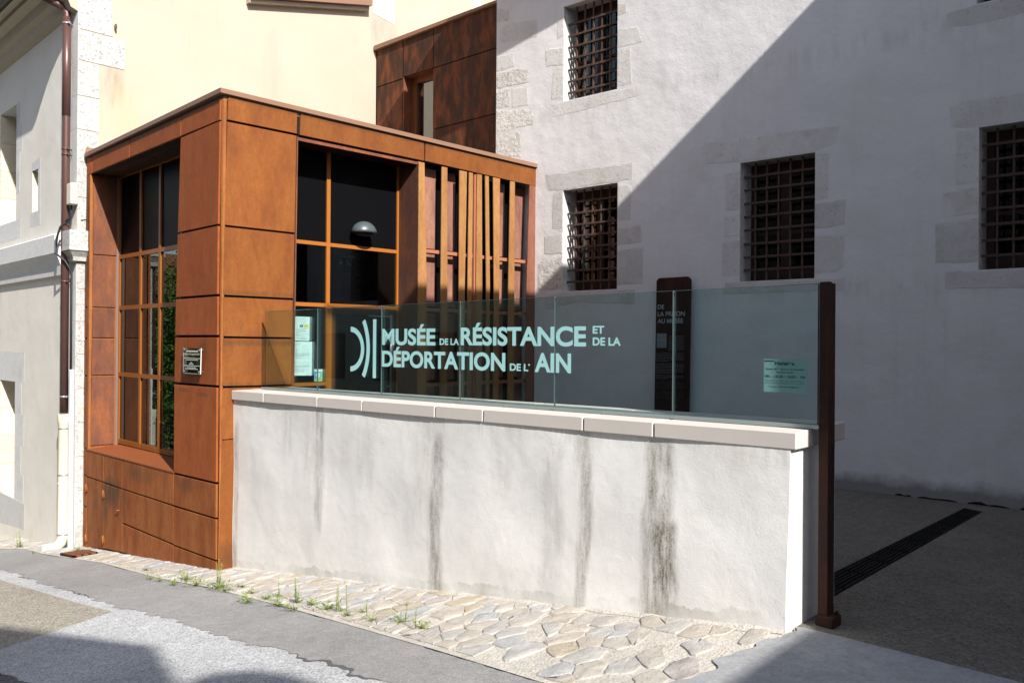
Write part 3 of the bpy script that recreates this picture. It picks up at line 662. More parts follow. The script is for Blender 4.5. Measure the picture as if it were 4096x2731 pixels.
HST = [[(-3.2,5.89),(-2.98,5.89),(-2.98,5.50),(-3.2,5.50)], [(-3.2,5.49),(-2.85,5.49),(-2.85,5.02),(-3.2,5.02)], [(-3.2,5.01),(-2.98,5.01),(-2.98,4.3),(-3.2,4.3)], [(-4.6,3.83),(-2.9,3.83),(-2.9,3.5),(-4.6,3.5)],
 [(-3.17,.97),(-2.62,.97),(-2.62,1.5),(-4.6,1.5),(-4.6,.97)], [(-3.17,.96),(-2.78,.96),(-2.78,.42),(-3.17,.42)], [(-3.17,.41),(-2.62,.41),(-2.62,-.12),(-3.17,-.12)], [(-3.17,-.13),(-2.78,-.13),(-2.78,-.62),(-3.17,-.62)], [(-3.17,-.63),(-2.62,-.63),(-2.62,-1.08),(-3.17,-1.08)], [(-4.6,-1.11),(-2.55,-1.11),(-2.55,-1.55),(-4.6,-1.7)],
 [(-2.27,4.56),(-1.80,4.56),(-1.80,4.74),(-2.27,4.70)], [(-1.92,4.55),(-1.80,4.55),(-1.80,3.87),(-1.92,3.87)], [(-2.38,3.86),(-1.78,3.86),(-1.78,3.62),(-2.38,3.62)],
 [(-.30,6.9),(0,6.9),(0,6.36),(-.30,6.36)], [(-.38,6.34),(0,6.34),(0,5.9),(-.38,5.9)], [(-.25,5.88),(0,5.88),(0,5.40),(-.25,5.40)], [(-.36,5.38),(0,5.38),(0,4.90),(-.36,4.90)], [(-.25,4.88),(0,4.88),(0,4.0),(-.25,4.0)], [(-.2,2.87),(0,2.87),(0,2.0),(-.2,2.0)], [(-.2,1.98),(0,1.98),(0,.98),(-.2,.98)], [(-.2,.96),(0,.96),(0,-.03),(-.2,-.03)], [(-.2,-.05),(0,-.05),(0,-1.5),(-.2,-1.5)]]
rg = random.Random(15)
for P in HST:
    Q = [(u+rg.uniform(-.012, .012) if abs(u) > .001 and u not in (-3.2, -3.17, -1.92) else u, z) for u, z in P]
    MB().slab(FH, Q, .0015, -.03).build('stone', STONEH, OH)
# quoins on the cream side
QS = [(-.112, .37, 6.40, 7.0), (-.112, .57, 5.93, 6.38), (-.112, .18, 5.40, 5.91), (-.112, .185, 4.89, 5.38), (-.112, .19, 4.40, 4.87), (-.112, .16, 3.87, 4.38), (-.112, .14, 3.36, 3.85), (-.112, .06, 2.49, 2.87), (-.112, .05, 2.0, 2.475), (-.112, .06, 1.70, 1.985), (-.112, .05, 1.51, 1.685), (-.112, .05, .99, 1.495), (-.112, .06, .48, .975), (-.112, .05, -.03, .465), (-.112, .05, -.54, -.045), (-.112, .05, -1.08, -.555), (-.112, .05, -1.6, -1.095)]
for a, b, c_, d_ in QS:
    MB().slab(FC, [(a, c_), (b+rg.uniform(-.01, .01), c_), (b+rg.uniform(-.015, .015), d_), (a, d_)], .008, -.03).build('quoin', QUOINM, OH)
for P in [[(5.3,8.2),(5.83,8.12),(5.85,9.2),(5.3,9.2)], [(7.97,9.0),(8.24,9.0),(8.24,10.2),(7.97,10.2)], [(4.2,4.55),(5.2,4.55),(5.25,5.62),(4.9,5.75),(4.35,5.72)]]:
    MB().slab(FC, P, .006, -.03).build('stone', STONEW, OH)
# string course, with its returned end, and the corner corbel
prof = [(0, 2.72), (.05, 2.72), (.06, 2.86), (.10, 2.98), (.15, 3.05), (.15, 3.33), (.0, 3.40)]
MB().sweep(FH, prof, -9, -.52).build('string_course', STONEH, OH)
cb = MB()
def ring(o, z): return [FH.pt(-.19, z, o), FH.pt(o, z, o), FH.pt(o, z, -.27), FH.pt(-.19, z, -.27)]
for (o0, z0_), (o1, z1_) in (((.02, 2.90), (.06, 2.90)), ((.06, 2.90), (.07, 2.96)), ((.07, 2.96), (.135, 3.04)), ((.15, 3.05), (.15, 3.09)), ((.14, 3.09), (.14, 3.35))):
    if z0_ == z1_: continue
    cb.prism(ring(o0, z0_), ring(o1, z1_))
cb.build('corbel', QUOINM, OH)
# eave, cornice and gutter on the street side
m = MB(); m.sweep(FH, [(0, 6.66), (.10, 6.70), (.14, 6.80), (.22, 6.84), (.26, 6.97), (.40, 7.0), (.40, 7.06), (0, 7.1)], -9, -.02); m.build('cornice', SOFFIT, OH)
MB().sweep(FH, [(-.3, 7.12), (.52, 7.06), (.52, 7.14), (-.3, 7.6)], -9, .05).build('eave', SOFFIT, OH)
g = MB(); prof = [(.50+.085*math.cos(t)+.085, 7.13+.085*math.sin(t)) for t in [math.pi+math.pi*i/8 for i in range(9)]]
prof += [(o*1.0+(-.006 if o > .585 else .006), z+.004) for o, z in reversed(prof)]
g.sweep(FH, prof, -9, .05); g.build('gutter', ZINC, OH)
MB().sweep(FC, [(-.05, 7.74), (.22, 7.74), (.22, 7.82), (-.05, 8.0)], 0, .01)
m = MB(); 
m.prism([FC.pt(2.6, 7.64, 0), FC.pt(2.6, 7.64, .2), FC.pt(2.6, 8.6, .2), FC.pt(2.6, 8.6, 0)], [FC.pt(5.14, 8.25, 0), FC.pt(5.14, 8.25, .2), FC.pt(5.14, 9.2, .2), FC.pt(5.14, 9.2, 0)])
m.build('roof_verge', CAPM, OH)
MB().prism([FC.pt(2.6, 7.57, 0), FC.pt(2.6, 7.57, .12), FC.pt(2.6, 7.63, .12), FC.pt(2.6, 7.63, 0)], [FC.pt(5.12, 8.18, 0), FC.pt(5.12, 8.18, .12), FC.pt(5.12, 8.24, .12), FC.pt(5.12, 8.24, 0)]).build('verge_board', SOFFIT, OH)
# downpipe with its brackets
pu = -.235; po = .085
dp = MB().tube([FH.pt(pu-.42, 7.06, .56), FH.pt(pu-.36, 6.98, .53), FH.pt(pu-.16, 6.86, .34), FH.pt(pu-.03, 6.76, .16), FH.pt(pu, 6.66, po), FH.pt(pu, 6.5, po), FH.pt(pu, 4.69, po), FH.pt(pu, .62, po)], .056, 16).build('downpipe', PIPEM, OH)
MB().tube([FH.pt(pu, 5.10, po), FH.pt(pu, 6.60, po)], .0585, 16).build('pipe_sleeve', PIPEM, dp)
for z in (6.50, 4.60, 4.52, 2.60, .86):
    mb = MB().tube([FH.pt(pu, z-.014, po), FH.pt(pu, z+.014, po)], .062, 16); mb.fbox(FH, pu+.055, pu+.10, z-.012, z+.012, po+.012, po-.012); mb.tube([FH.pt(pu, z, po), FH.pt(pu, z, -.01)], .01, 8)
    mb.build('bracket', GREYM if z > 6 or z < 1 else PIPEM, dp)
lp = MB().tube([FH.pt(pu, .60, po), FH.pt(pu, .47, po), FH.pt(pu, .455, po), FH.pt(pu, -1.26, po), FH.pt(pu-.01, -1.34, po+.02), FH.pt(pu-.05, -1.41, po+.07), FH.pt(pu-.12, -1.44, po+.14), FH.pt(pu-.17, -1.45, po+.20)], [.088, .088, .077, .077, .077, .077, .078, .08], 18, False).build('cast_iron_pipe', PIPEC, OH)
MB().tube([FH.pt(pu-.172, -1.45, po+.203), FH.pt(pu-.13, -1.44, po+.155)], .070, 16).build('pipe_mouth', DARK, lp)
for z, mt in ((.38, GREYM), (-.32, GREYM), (-.45, WHITEP), (-1.22, GREYM)):
    MB().tube([FH.pt(pu, z-.012, po), FH.pt(pu, z+.012, po)], .0795, 18).build('pipe_band', mt, lp)
MB().fbox(FH, -.155, -.075, -1.45, 1.27, .05, .0).build('cable_conduit', WHITEP, OH, .008)
MB().tube([FH.pt(-.11, 1.26, .03), FH.pt(-.115, 2.0, .03), FH.pt(-.10, 2.75, .035), FH.pt(-.12, 2.9, .12), FH.pt(-.26, 3.02, .21), FH.pt(-.30, 3.2, .2), FH.pt(-.29, 3.42, .14), FH.pt(-.20, 3.50, .10), FH.pt(-.10, 3.55, .06), FH.pt(-.08, 3.76, .05)], .016, 8).tube([FH.pt(-.08, 3.76, .05), FH.pt(-.05, 3.62, .06), FH.pt(-.09, 3.50, .075), FH.pt(-.2, 3.45, .12), FH.pt(-.27, 3.35, .17), FH.pt(-.28, 3.1, .2)], .012, 8).build('cable', BLACKC, OH)
jb = MB().box(-13.46, -13.265, 4.27, 4.37, 3.74, 4.06).build('junction_box', PIPEC, OH, .012)
for z in (3.84, 3.92): MB().box(-13.28, -13.262, 4.285, 4.36, z, z+.005).build('box_seam', GREYM, jb)
MB().tube([FC.pt(-.06, 3.52, .02), FC.pt(.02, 3.55, .02), FC.pt(.03, 3.62, .02), FC.pt(.03, 4.5, .02), FC.pt(.04, 4.60, .02), FC.pt(.10, 4.62, .02), FC.pt(.3, 4.58, .03)], .009, 8).build('thin_cable', GREYM, OH)
MB().tube([FC.pt(.41, 6.55+.04*math.sin(t), .04+.04*math.cos(t)) for t in [i*math.pi/6 for i in range(13)]], .009, 6).build('iron_ring', PIPEM, OH)

# ------------------------------------------------------------------ rust steel link behind
CW = thing('steel_walkway', (-11.6, 10.2, 4.5), 'dark weathered rust steel upper walkway between cream wall and white prison', 'building')
kh = (.79, 1.60, 5.2, 6.79)
m = MB(); holed(m, FK, -.05, 3.3, 4.4, 7.5, [kh], -.02); m.build('backing_wall', JOINT, CW)
KP = [[(.012,7.47),(.752,7.49),(.754,6.774),(.018,6.749)], [(.781,7.49),(1.589,7.508),(1.596,6.795),(.784,6.795)], [(1.616,7.51),(3.25,7.57),(3.25,6.823),(1.61,6.795)], [(1.602,6.774),(3.25,6.80),(3.25,5.69),(1.602,5.66)], [(1.602,5.64),(3.25,5.67),(3.25,4.4),(1.602,4.4)], [(.018,6.728),(.752,6.748),(.752,5.0),(.018,5.0)], [(.785,5.19),(1.599,5.19),(1.599,4.4),(.785,4.4)], [(.018,4.98),(.752,4.98),(.752,4.4),(.018,4.4)]]
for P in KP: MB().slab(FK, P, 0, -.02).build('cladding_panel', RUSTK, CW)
m = MB(); D = -.32
m.fbox(FK, kh[0]-.02, kh[0], kh[2], kh[3], -.004, D); m.fbox(FK, kh[1], kh[1]+.02, kh[2], kh[3], -.021, D); m.fbox(FK, kh[0], kh[1], kh[3], kh[3]+.02, -.021, D); m.fbox(FK, kh[0], kh[1], kh[2]-.02, kh[2], -.021, D)
m.build('window_reveal', RUSTR, CW)
m = MB(); m.fbox(FK, kh[0], kh[0]+.13, kh[2], kh[3], D+.10, D); m.fbox(FK, kh[1]-.1, kh[1], kh[2], kh[3], D+.10, D); m.fbox(FK, kh[0]+.13, kh[1]-.1, kh[3]-.09, kh[3], D+.10, D); m.fbox(FK, kh[0]+.13, kh[1]-.1, kh[2], kh[2]+.09, D+.10, D)
w = m.build('window', FRAMEB, CW)
MB().fbox(FK, kh[0]+.13, kh[1]-.1, kh[2]+.09, kh[3]-.09, D+.05, D+.04).build('pane', COATG, w)
MB().fbox(FK, kh[0]+.10, kh[1]-.07, kh[2], kh[3], D-.05, D-.06).build('wall_reflection_sheet', plain('reflected_cream', (.5, .46, .38), .8), w)  # cream sheet added behind the pane to imitate the cream wall's reflection
MB().slab(FK, [(-.02, 7.465), (3.3, 7.565), (3.3, 7.61), (-.02, 7.55)], .06, -2.0).build('roof_cap', CAPM, CW)

# ------------------------------------------------------------------ rust steel pavilion (museum entrance)
ME = thing('museum_entrance', (-11, 7, -1), 'rust orange steel clad entrance pavilion of the museum with slatted right side', 'building')
T = .03
AP = {'P1':[(-1.085,4.196),(-.047,4.211),(-.075,3.048),(-1.15,3.047)],'P2':[(-1.152,3.02),(-.075,3.025),(-.078,2.25),(-1.185,2.253)],'P3':[(-1.187,2.222),(-.072,2.223),(-.074,1.785),(-1.203,1.786)],
'P4':[(-1.204,1.753),(-.073,1.757),(-.076,1.213),(-1.216,1.207)],'P5':[(-1.217,1.175),(-.078,1.185),(-.075,.112),(-1.215,.094)],'P6':[(-1.216,.067),(-.074,.085),(-.073,-.292),(-1.216,-.310)],
'P7':[(-1.214,-.334),(-.072,-.313),(-.065,-.770),(-1.206,-.794)],'P8':[(-1.204,-.815),(-.062,-.791),(-.058,-.932),(-1.202,-1.055)],
'M1':[(-4.31,.066),(-3.612,.066),(-3.604,-.317),(-4.306,-.317)],'M2':[(-3.596,.066),(-2.902,.066),(-2.898,-.320),(-3.588,-.317)],'M3':[(-2.890,.066),(-1.228,.078),(-1.227,-.309),(-2.886,-.320)],
'M4':[(-2.880,-.338),(-1.227,-.330),(-1.215,-.787),(-2.873,-.787)],'M5':[(-2.873,-.811),(-1.213,-.808),(-1.210,-1.055),(-2.876,-1.196)],
'N1':[(-4.49,.066),(-4.333,.066),(-4.326,-.306),(-4.49,-.310)],'N2':[(-4.49,-.329),(-4.324,-.325),(-4.314,-.772),(-4.49,-.780)],'N3':[(-4.49,-.804),(-4.313,-.790),(-4.302,-1.385),(-4.48,-1.395)],
'U1':[(-4.40,4.174),(-4.265,4.174),(-4.29,3.005),(-4.44,3.003)],'U2':[(-4.45,2.980),(-4.292,2.980),(-4.30,2.218),(-4.47,2.218)],'U3':[(-4.475,2.192),(-4.305,2.192),(-4.31,1.755),(-4.485,1.753)],
'U4':[(-4.487,1.728),(-4.312,1.728),(-4.316,1.192),(-4.495,1.188)],'U5':[(-4.495,1.164),(-4.318,1.166),(-4.322,.098),(-4.50,.090)],
'F1':[(-4.40,4.45),(-4.20,4.45),(-4.19,4.198),(-4.40,4.198)],'F2':[(-4.185,4.452),(-2.738,4.452),(-2.738,4.210),(-4.17,4.200)],'F3':[(-2.722,4.452),(-1.085,4.452),(-1.09,4.220),(-2.722,4.212)],'F4':[(-1.068,4.452),(-.043,4.457),(-.05,4.226),(-1.072,4.221)]}
for nme, P in AP.items():
    MB().slab(FA, P, 0, -T).build('cladding_panel', RUST2 if nme[0] in 'MN' or nme in ('P6', 'P7', 'P8') else (RUSTA if nme[0] in 'PF' else RUSTR), ME, .003)
DP = {'D1':[(-4.290,-.336),(-3.596,-.334),(-3.580,-1.268),(-4.285,-1.380)], 'D2':[(-3.584,-.340),(-2.898,-.336),(-2.888,-1.194),(-3.570,-1.265)]}
doors = []
for nme, P in DP.items(): doors.append(MB().slab(FA, P, 0, -T).build('cabinet_door', RUST2, ME))
for d_, (u, z) in ((0, (-4.30, -.50)), (1, (-3.59, -.50)), (0, (-4.295, -1.25)), (1, (-3.585, -1.15))):
    MB().tube([FA.pt(u, z-.065, .012), FA.pt(u, z+.065, .012)], .013, 10).fbox(FA, u-.01, u+.03, z-.04, z+.04, .008, -.005).build('hinge', RUSTBAR, doors[d_])
MB().tube([FA.pt(-2.985, -.634, -.005), FA.pt(-2.985, -.634, .035)], .008, 8).tube([FA.pt(-3.03, -.64, .032), FA.pt(-2.955, -.628, .032)], .009, 8).build('door_handle', RUSTBAR, doors[1])
BP = {'FB1':[(.08,4.505),(.972,4.505),(.965,4.242),(.07,4.235)],'PB1':[(.07,4.210),(.962,4.215),(.947,3.037),(.046,3.035)],'PB2':[(.044,3.012),(.945,3.014),(.936,2.240),(.037,2.241)],'PB3':[(.036,2.216),(.930,2.216),(.918,1.764),(.033,1.772)],
'PB4':[(.033,1.748),(.917,1.744),(.916,1.195),(.030,1.206)],'PB5':[(.030,1.182),(.93,1.172),(.93,.60),(.022,.60)],'PB6':[(.03,.59),(.93,.59),(.93,-.85),(.004,-.93)],
'FB2':[(1.018,4.503),(2.980,4.504),(2.977,4.241),(1.011,4.235)],'FB3':[(3.008,4.505),(5.33,4.495),(5.31,4.214),(3.0,4.243)]}
for nme, P in BP.items(): MB().slab(FB, P, 0, -T).build('cladding_panel', RUST, ME, .003)
# corner angle, core walls
m = MB()
m.prism([FA.pt(-.035, -1.0, -.012), FB.pt(.0, -1.0, -.004), FB.pt(.022, -1.0, -.004), FB.pt(.022, -1.0, -.04), FA.pt(-.035, -1.0, -.04)], [FA.pt(-.03, 4.46, -.012), FB.pt(.025, 4.46, -.004), FB.pt(.062, 4.46, -.004), FB.pt(.062, 4.46, -.04), FA.pt(-.03, 4.46, -.04)])
m.build('corner_bar', RUSTBAR, ME)
def core(fr, polys, f, b):
    mb = MB()
    for P in polys: mb.slab(fr, P, f, b)
    return mb
core(FA, [[(-1.19,-1.06),(-.15,-.95),(-.15,4.45),(-1.06,4.45)], [(-4.40,4.195),(-1.06,4.215),(-1.06,4.45),(-4.40,4.45)], [(-4.36,-1.39),(-2.88,-1.2),(-1.19,-1.06),(-1.19,.04),(-4.36,.04)], [(-4.50,-1.4),(-4.36,-1.4),(-4.36,4.45),(-4.40,4.45)]], -.031, -.13).build('backing_wall', JOINT, ME)
core(FB, [[(.16,-.9),(.955,-.9),(.985,4.2),(.16,4.2)], [(.16,4.245),(5.28,4.245),(5.28,4.47),(.16,4.47)]], -.031, -.13).build('backing_wall', JOINT, ME)
# left window recess
ur0, ur1 = -4.24, -1.10
RV = [[(.045,4.16),(.05,3.008),(.385,3.008),(.385,4.16)], [(.05,2.985),(.05,2.218),(.37,2.218),(.37,2.985)], [(.05,2.192),(.045,1.758),(.365,1.758),(.365,2.192)], [(.045,1.730),(.04,1.196),(.365,1.196),(.365,1.730)], [(.04,1.168),(.035,.14),(.365,.14),(.365,1.168)]]
class FrR(Fr):
    def __init__(s, o, d, n): s.o = o; s.d = d; s.n = n
FRL = FrR(FA.pt(-4.27, 0), -FA.n, FA.d)
for P in RV: MB().slab(FRL, P, .02, -.01).build('reveal_panel', RUSTR, ME)
MB().slab(FRL, [(.0, .09), (.47, .10), (.47, 4.19), (.0, 4.19)], .0, -.06).build('reveal_backing', RUSTBAR, ME)
MB().slab(FRL, [(.385, .12), (.46, .12), (.46, 4.19), (.385, 4.19)], .014, .002).build('flashing', plain('grey_flashing', (.20, .13, .11), .5, .4), ME)
MB().slab(FRL, [(-.004, .09), (.03, .09), (.03, 4.19), (-.004, 4.19)], .03, .002).build('reveal_edge_bar', RUSTBAR, ME)
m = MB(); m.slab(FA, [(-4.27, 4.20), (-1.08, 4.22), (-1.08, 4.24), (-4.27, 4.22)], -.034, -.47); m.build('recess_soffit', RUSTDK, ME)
m = MB(); m.prism([FA.pt(-4.335, .068, .006), FA.pt(-1.21, .082, .006), FA.pt(-1.21, .125, -.47), FA.pt(-4.27, .115, -.47)], [FA.pt(-4.335, .086, .006), FA.pt(-1.21, .10, .006), FA.pt(-1.21, .143, -.47), FA.pt(-4.27, .133, -.47)]); m.build('window_sill', plain('sill_rust', (.225, .066, .021), .6, .3, 0, .1, 4), ME)
m = MB(); m.prism([FA.pt(-1.09, 4.21, -.034), FA.pt(-1.205, .09, -.034), FA.pt(-1.19, .09, -.034), FA.pt(-1.07, 4.21, -.034)], [FA.pt(-1.09, 4.21, -.47), FA.pt(-1.205, .09, -.47), FA.pt(-1.19, .09, -.47), FA.pt(-1.07, 4.21, -.47)]); m.build('reveal_panel', RUSTR, ME)
# left window frame
um = [-4.26, -3.43, -2.74, -2.02, -1.07]; zm = [.145, 1.20, 2.21, 2.985, 4.22]; W2 = .03; fo, bo = -.42, -.48
m = MB()
for i, u in enumerate(um): m.fbox(FA, u-W2 if i else u, u+W2, zm[0], zm[-1], fo, bo)
for j, z in enumerate(zm[:-1]):
    for a, b in zip(um, um[1:]): m.fbox(FA, a+W2, b-W2, z-W2 if j else z, z+W2 if j else z+.07, fo-.002, bo)
for j in (1, 2):   # the frame standing proud at the opening casements
    pass
m.fbox(FA, um[0], um[-1], 4.19, 4.27, fo-.004, bo-.01)
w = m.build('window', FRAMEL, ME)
for a, b in zip(um, um[1:]):
    for j, (c_, d_) in enumerate(zip(zm, zm[1:])):
        MB().fbox(FA, a+W2, b-W2, c_+W2+(.04 if j == 0 else 0), d_-W2, -.445, -.455).build('pane', SPAN if j == 3 else WING_G, w)
# right hand window recess
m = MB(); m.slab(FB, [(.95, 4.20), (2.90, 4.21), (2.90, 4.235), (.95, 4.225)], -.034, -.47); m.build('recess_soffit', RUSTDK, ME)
MB().slab(FB, [(.99, 4.168), (2.875, 4.175), (2.875, 4.21), (.99, 4.205)], -.012, -.05).build('soffit_trim', RUSTR, ME)
FRR = FrR(FB.pt(2.875, 0), -FB.n, FB.d)
MB().slab(FRR, [(.004, -.03), (.47, -.03), (.47, 4.20), (.004, 4.20)], .012, -.0).build('reveal_panel', corten('corten_reveal_dark', [(.30, (.075, .034, .027)), (.5, (.105, .045, .032)), (.66, (.16, .058, .025)), (.8, (.12, .06, .045))], .5, .3, .08), ME)
MB().slab(FB, [(.935, .6), (.95, .6), (.985, 4.20), (.97, 4.20)], -.0, -.47).build('reveal_panel', RUSTR, ME)
m = MB(); us = [.96, 1.705, 2.86]
m.fbox(FB, .96, .99, -.02, 4.2, -.42, -.48)
m.fbox(FB, 1.68, 1.735, 2.2, 4.2, -.42, -.48); m.fbox(FB, 1.675, 1.765, -.02, 2.2, -.415, -.48); m.fbox(FB, 2.843, 2.874, -.02, 4.2, -.42, -.48)
for z0_, z1_ in ((2.970, 3.018), (2.172, 2.221)):
    m.fbox(FB, .99, 1.68, z0_, z1_, -.422, -.478); m.fbox(FB, 1.736, 2.843, z0_, z1_, -.422, -.478)
m.fbox(FB, .99, 1.675, 1.145, 1.190, -.422, -.478); m.fbox(FB, .99, 1.675, -.02, .06, -.422, -.478)
w2 = m.build('window', FRAME, ME)
for (a, b, c_, d_, mt) in ((.99, 1.68, 3.018, 4.2, SPAN), (1.735, 2.843, 3.018, 4.2, SPAN), (.99, 1.68, 2.221, 2.97, WING_G), (1.735, 2.843, 2.221, 2.97, WING_G), (.99, 1.675, 1.19, 2.172, WING_G), (.99, 1.675, .06, 1.145, WING_G)):
    MB().fbox(FB, a, b, c_, d_, -.445, -.455).build('pane', mt, w2)
m = MB(); m.fbox(FB, 1.765, 1.83, -.02, 2.172, -.425, -.475); m.fbox(FB, 2.78, 2.843, -.02, 2.172, -.425, -.475); m.fbox(FB, 1.83, 2.78, 2.09, 2.172, -.425, -.475); m.fbox(FB, 1.83, 2.78, -.02, .09, -.425, -.475)
dr = m.build('entrance_door', WOODF, ME)
MB().fbox(FB, 1.83, 2.78, .09, 2.09, -.445, -.455).build('pane', DARKG, dr)
# slatted right part
SL = [((2.875,2.989),(2.878,3.042)), ((3.310,3.414),(3.304,3.431)), ((3.651,3.797),(3.654,3.771)), ((3.841,3.919),(3.828,3.909)), ((4.003,4.101),(3.999,4.125)), ((4.171,4.245),(4.211,4.286)), ((4.341,4.484),(4.373,4.486)), ((4.711,4.814),(4.685,4.818)), ((5.154,5.294),(5.097,5.311))]
for (a, b), (c_, d_) in SL:
    t = (4.2+.03)/(4.2-2.56)
    P = [(a, 4.215), (b, 4.215), (d_, 2.56), (d_+(.0), -.03), (c_, -.03), (c_, 2.56)]
    MB().slab(FB, P, -.004, -.018).build('slat', SLATR if a > 5 else SLATM, ME)
MB().fbox(FB, 3.974, 4.044, -.03, 4.21, -.030, -.09).build('slat', SLATP, ME)
for z in (3.003, 2.178, 1.120, .10):
    MB().fbox(FB, 2.90, 5.29, z-.024, z+.024, -.06, -.10).build('rail', SLATP, ME)
BK = [((3.10, 3.377), (3.378, 3.375)), ((3.56, 3.755), (3.745, 3.745)), ((4.60, 4.80), (4.785, 4.785)), ((4.98, 5.267), (5.222, 5.21))]
for (a, b), (c_, d_) in BK:
    MB().slab(FB, [(a, 4.20), (b, 4.20), (c_, 3.06), (a, 3.06)], -.21, -.235).build('back_panel', BACKP, ME)
    MB().slab(FB, [(a, 2.98), (c_, 2.98), (d_, 2.24), (a, 2.24)], -.21, -.235).build('back_panel', BACKP, ME)
    MB().slab(FB, [(a, 2.14), (d_, 2.14), (d_, 1.18), (a, 1.18)], -.21, -.235).build('back_panel', BACKP, ME)
    MB().slab(FB, [(a, 1.10), (d_, 1.10), (d_, .02), (a, .02)], -.21, -.235).build('back_panel', BACKP, ME)
MB().slab(FB, [(2.89, -.03), (5.31, -.03), (5.31, 4.24), (2.89, 4.24)], -.36, -.38).build('dark_glazing', SPAN, ME)
# interior shell
m = MB(); m.box(-13.25, -9.4, 4.95, 9.6, -.06, -.02); m.build('floor', plain('floor_grey', (.12, .11, .10), .5), ME)
m = MB(); m.box(-13.3, -13.22, 4.97, 9.6, -.02, 4.3); m.box(-13.2, -9.4, 9.55, 9.65, -.02, 4.3); m.build('inner_wall', plain('inner_wall_paint', (.10, .085, .075), .8), ME)
MB().box(-12.2, -12.0, 6.2, 6.4, -.02, 4.2).build('column', plain('inner_column', (.45, .46, .46), .7), ME)
MB().box(-10.6, -9.7, 5.9, 6.5, -.02, 1.1).build('reception_desk', plain('desk_wood', (.16, .09, .04), .6), ME)
m = MB(); cA, cB, cC, cD = FA.pt(-4.36, 0, -.03), FA.pt(-.02, 0, -.03), FB.pt(5.30, 0, -.03), Vector((-13.2, 9.7, 0))
m.prism([p+Vector((0, 0, 4.46)) for p in (cA, cB, cC, cD)], [p+Vector((0, 0, 4.5)) for p in (cA, cB, cC, cD)]); m.build('roof', CAPM, ME)
m = MB()
m.prism([FA.pt(-4.41, 4.466, .035), FA.pt(.033, 4.515, .035), FA.pt(-.08, 4.515, -.08), FA.pt(-4.41, 4.466, -.08)], [FA.pt(-4.41, 4.522, .035), FA.pt(.033, 4.568, .035), FA.pt(-.08, 4.568, -.08), FA.pt(-4.41, 4.522, -.08)])
m.prism([FB.pt(-.033, 4.515, .035), FB.pt(5.34, 4.508, .035), FB.pt(5.34, 4.508, -.08), FB.pt(.08, 4.515, -.08)], [FB.pt(-.033, 4.568, .035), FB.pt(5.34, 4.566, .035), FB.pt(5.34, 4.566, -.08), FB.pt(.08, 4.568, -.08)])
m.build('roof_cap', CAPM, ME)
MB().prism([FB.pt(5.30, 4.50, .03), FB.pt(5.36, 4.50, .03), FB.pt(5.36, 4.70, .0), FB.pt(5.34, 4.70, .0)], [FB.pt(5.30, 4.50, -.6), FB.pt(5.36, 4.50, -.6), FB.pt(5.36, 4.70, -.6), FB.pt(5.34, 4.70, -.6)]).build('flashing', CAPM, ME)
MB().prism([FA.pt(-4.43, 4.46, .03), FA.pt(-4.38, 4.46, .03), FA.pt(-4.40, 4.62, .0), FA.pt(-4.43, 4.62, .0)], [FA.pt(-4.43, 4.46, -.8), FA.pt(-4.38, 4.46, -.8), FA.pt(-4.40, 4.62, -.8), FA.pt(-4.43, 4.62, -.8)]).build('flashing', CAPM, ME)

# ------------------------------------------------------------------ parapet wall with coping
PW = thing('parapet_wall', (-5.5, 5.1, -.5), 'white plastered parapet wall with dark drip stains and pale coping along the street', 'wall')
m = MB(); n = 26
fl, bl, ft, bt = [], [], [], []
for i in range(n+1):
    u = 6.60*i/n; x = FP.pt(u, 0).x; zb = gz(x)-.12; zt_ = 1.05+.035*u/6.6
    w_ = .012*math.sin(u*2.1)+.008*math.sin(u*5.3+1)
    fl.append(FP.pt(u, zb, -.040+.095*(u/6.6)+w_*.4)); ft.append(FP.pt(u, zt_, -.030+.018*u/6.6+w_*.15)); bl.append(FP.pt(u, zb, -.72)); bt.append(FP.pt(u, zt_, -.72))
rows = 10
for i in range(n):
    for j in range(rows):
        a, b = j/rows, (j+1)/rows
        def L_(p, q, t, k): 
            v = p+(q-p)*t
            return v + FP.n*(.010*math.sin(k*1.9+t*5.1)*math.sin(t*3.14159)+.006*math.sin(k*.7+t*9))
        m.face([L_(fl[i], ft[i], a, i), L_(fl[i+1], ft[i+1], a, i+1), L_(fl[i+1], ft[i+1], b, i+1), L_(fl[i], ft[i], b, i)], True)
    m.face([bl[i], bt[i], bt[i+1], bl[i+1]]); m.face([ft[i], ft[i+1], bt[i+1], bt[i]])
for j in range(rows):
    a, b = j/rows, (j+1)/rows
    p0, p1 = L_(fl[n], ft[n], a, n), L_(fl[n], ft[n], b, n)
    for q in range(6):
        c_, d_ = q/6, (q+1)/6
        q0 = bl[n]+(bt[n]-bl[n])*a; q1 = bl[n]+(bt[n]-bl[n])*b
        m.face([p0+(q0-p0)*c_, p0+(q0-p0)*d_, p1+(q1-p1)*d_, p1+(q1-p1)*c_])
mo = m.build('wall_body', PARW, PW)
bmm = bmesh.new(); bmm.from_mesh(mo.data); bmesh.ops.remove_doubles(bmm, verts=bmm.verts, dist=.0005); bmesh.ops.recalc_face_normals(bmm, faces=bmm.faces)
for e in bmm.edges: e.smooth = e.calc_face_angle(0) < .5
bmm.to_mesh(mo.data); bmm.free()
mb = MB(); prev = None
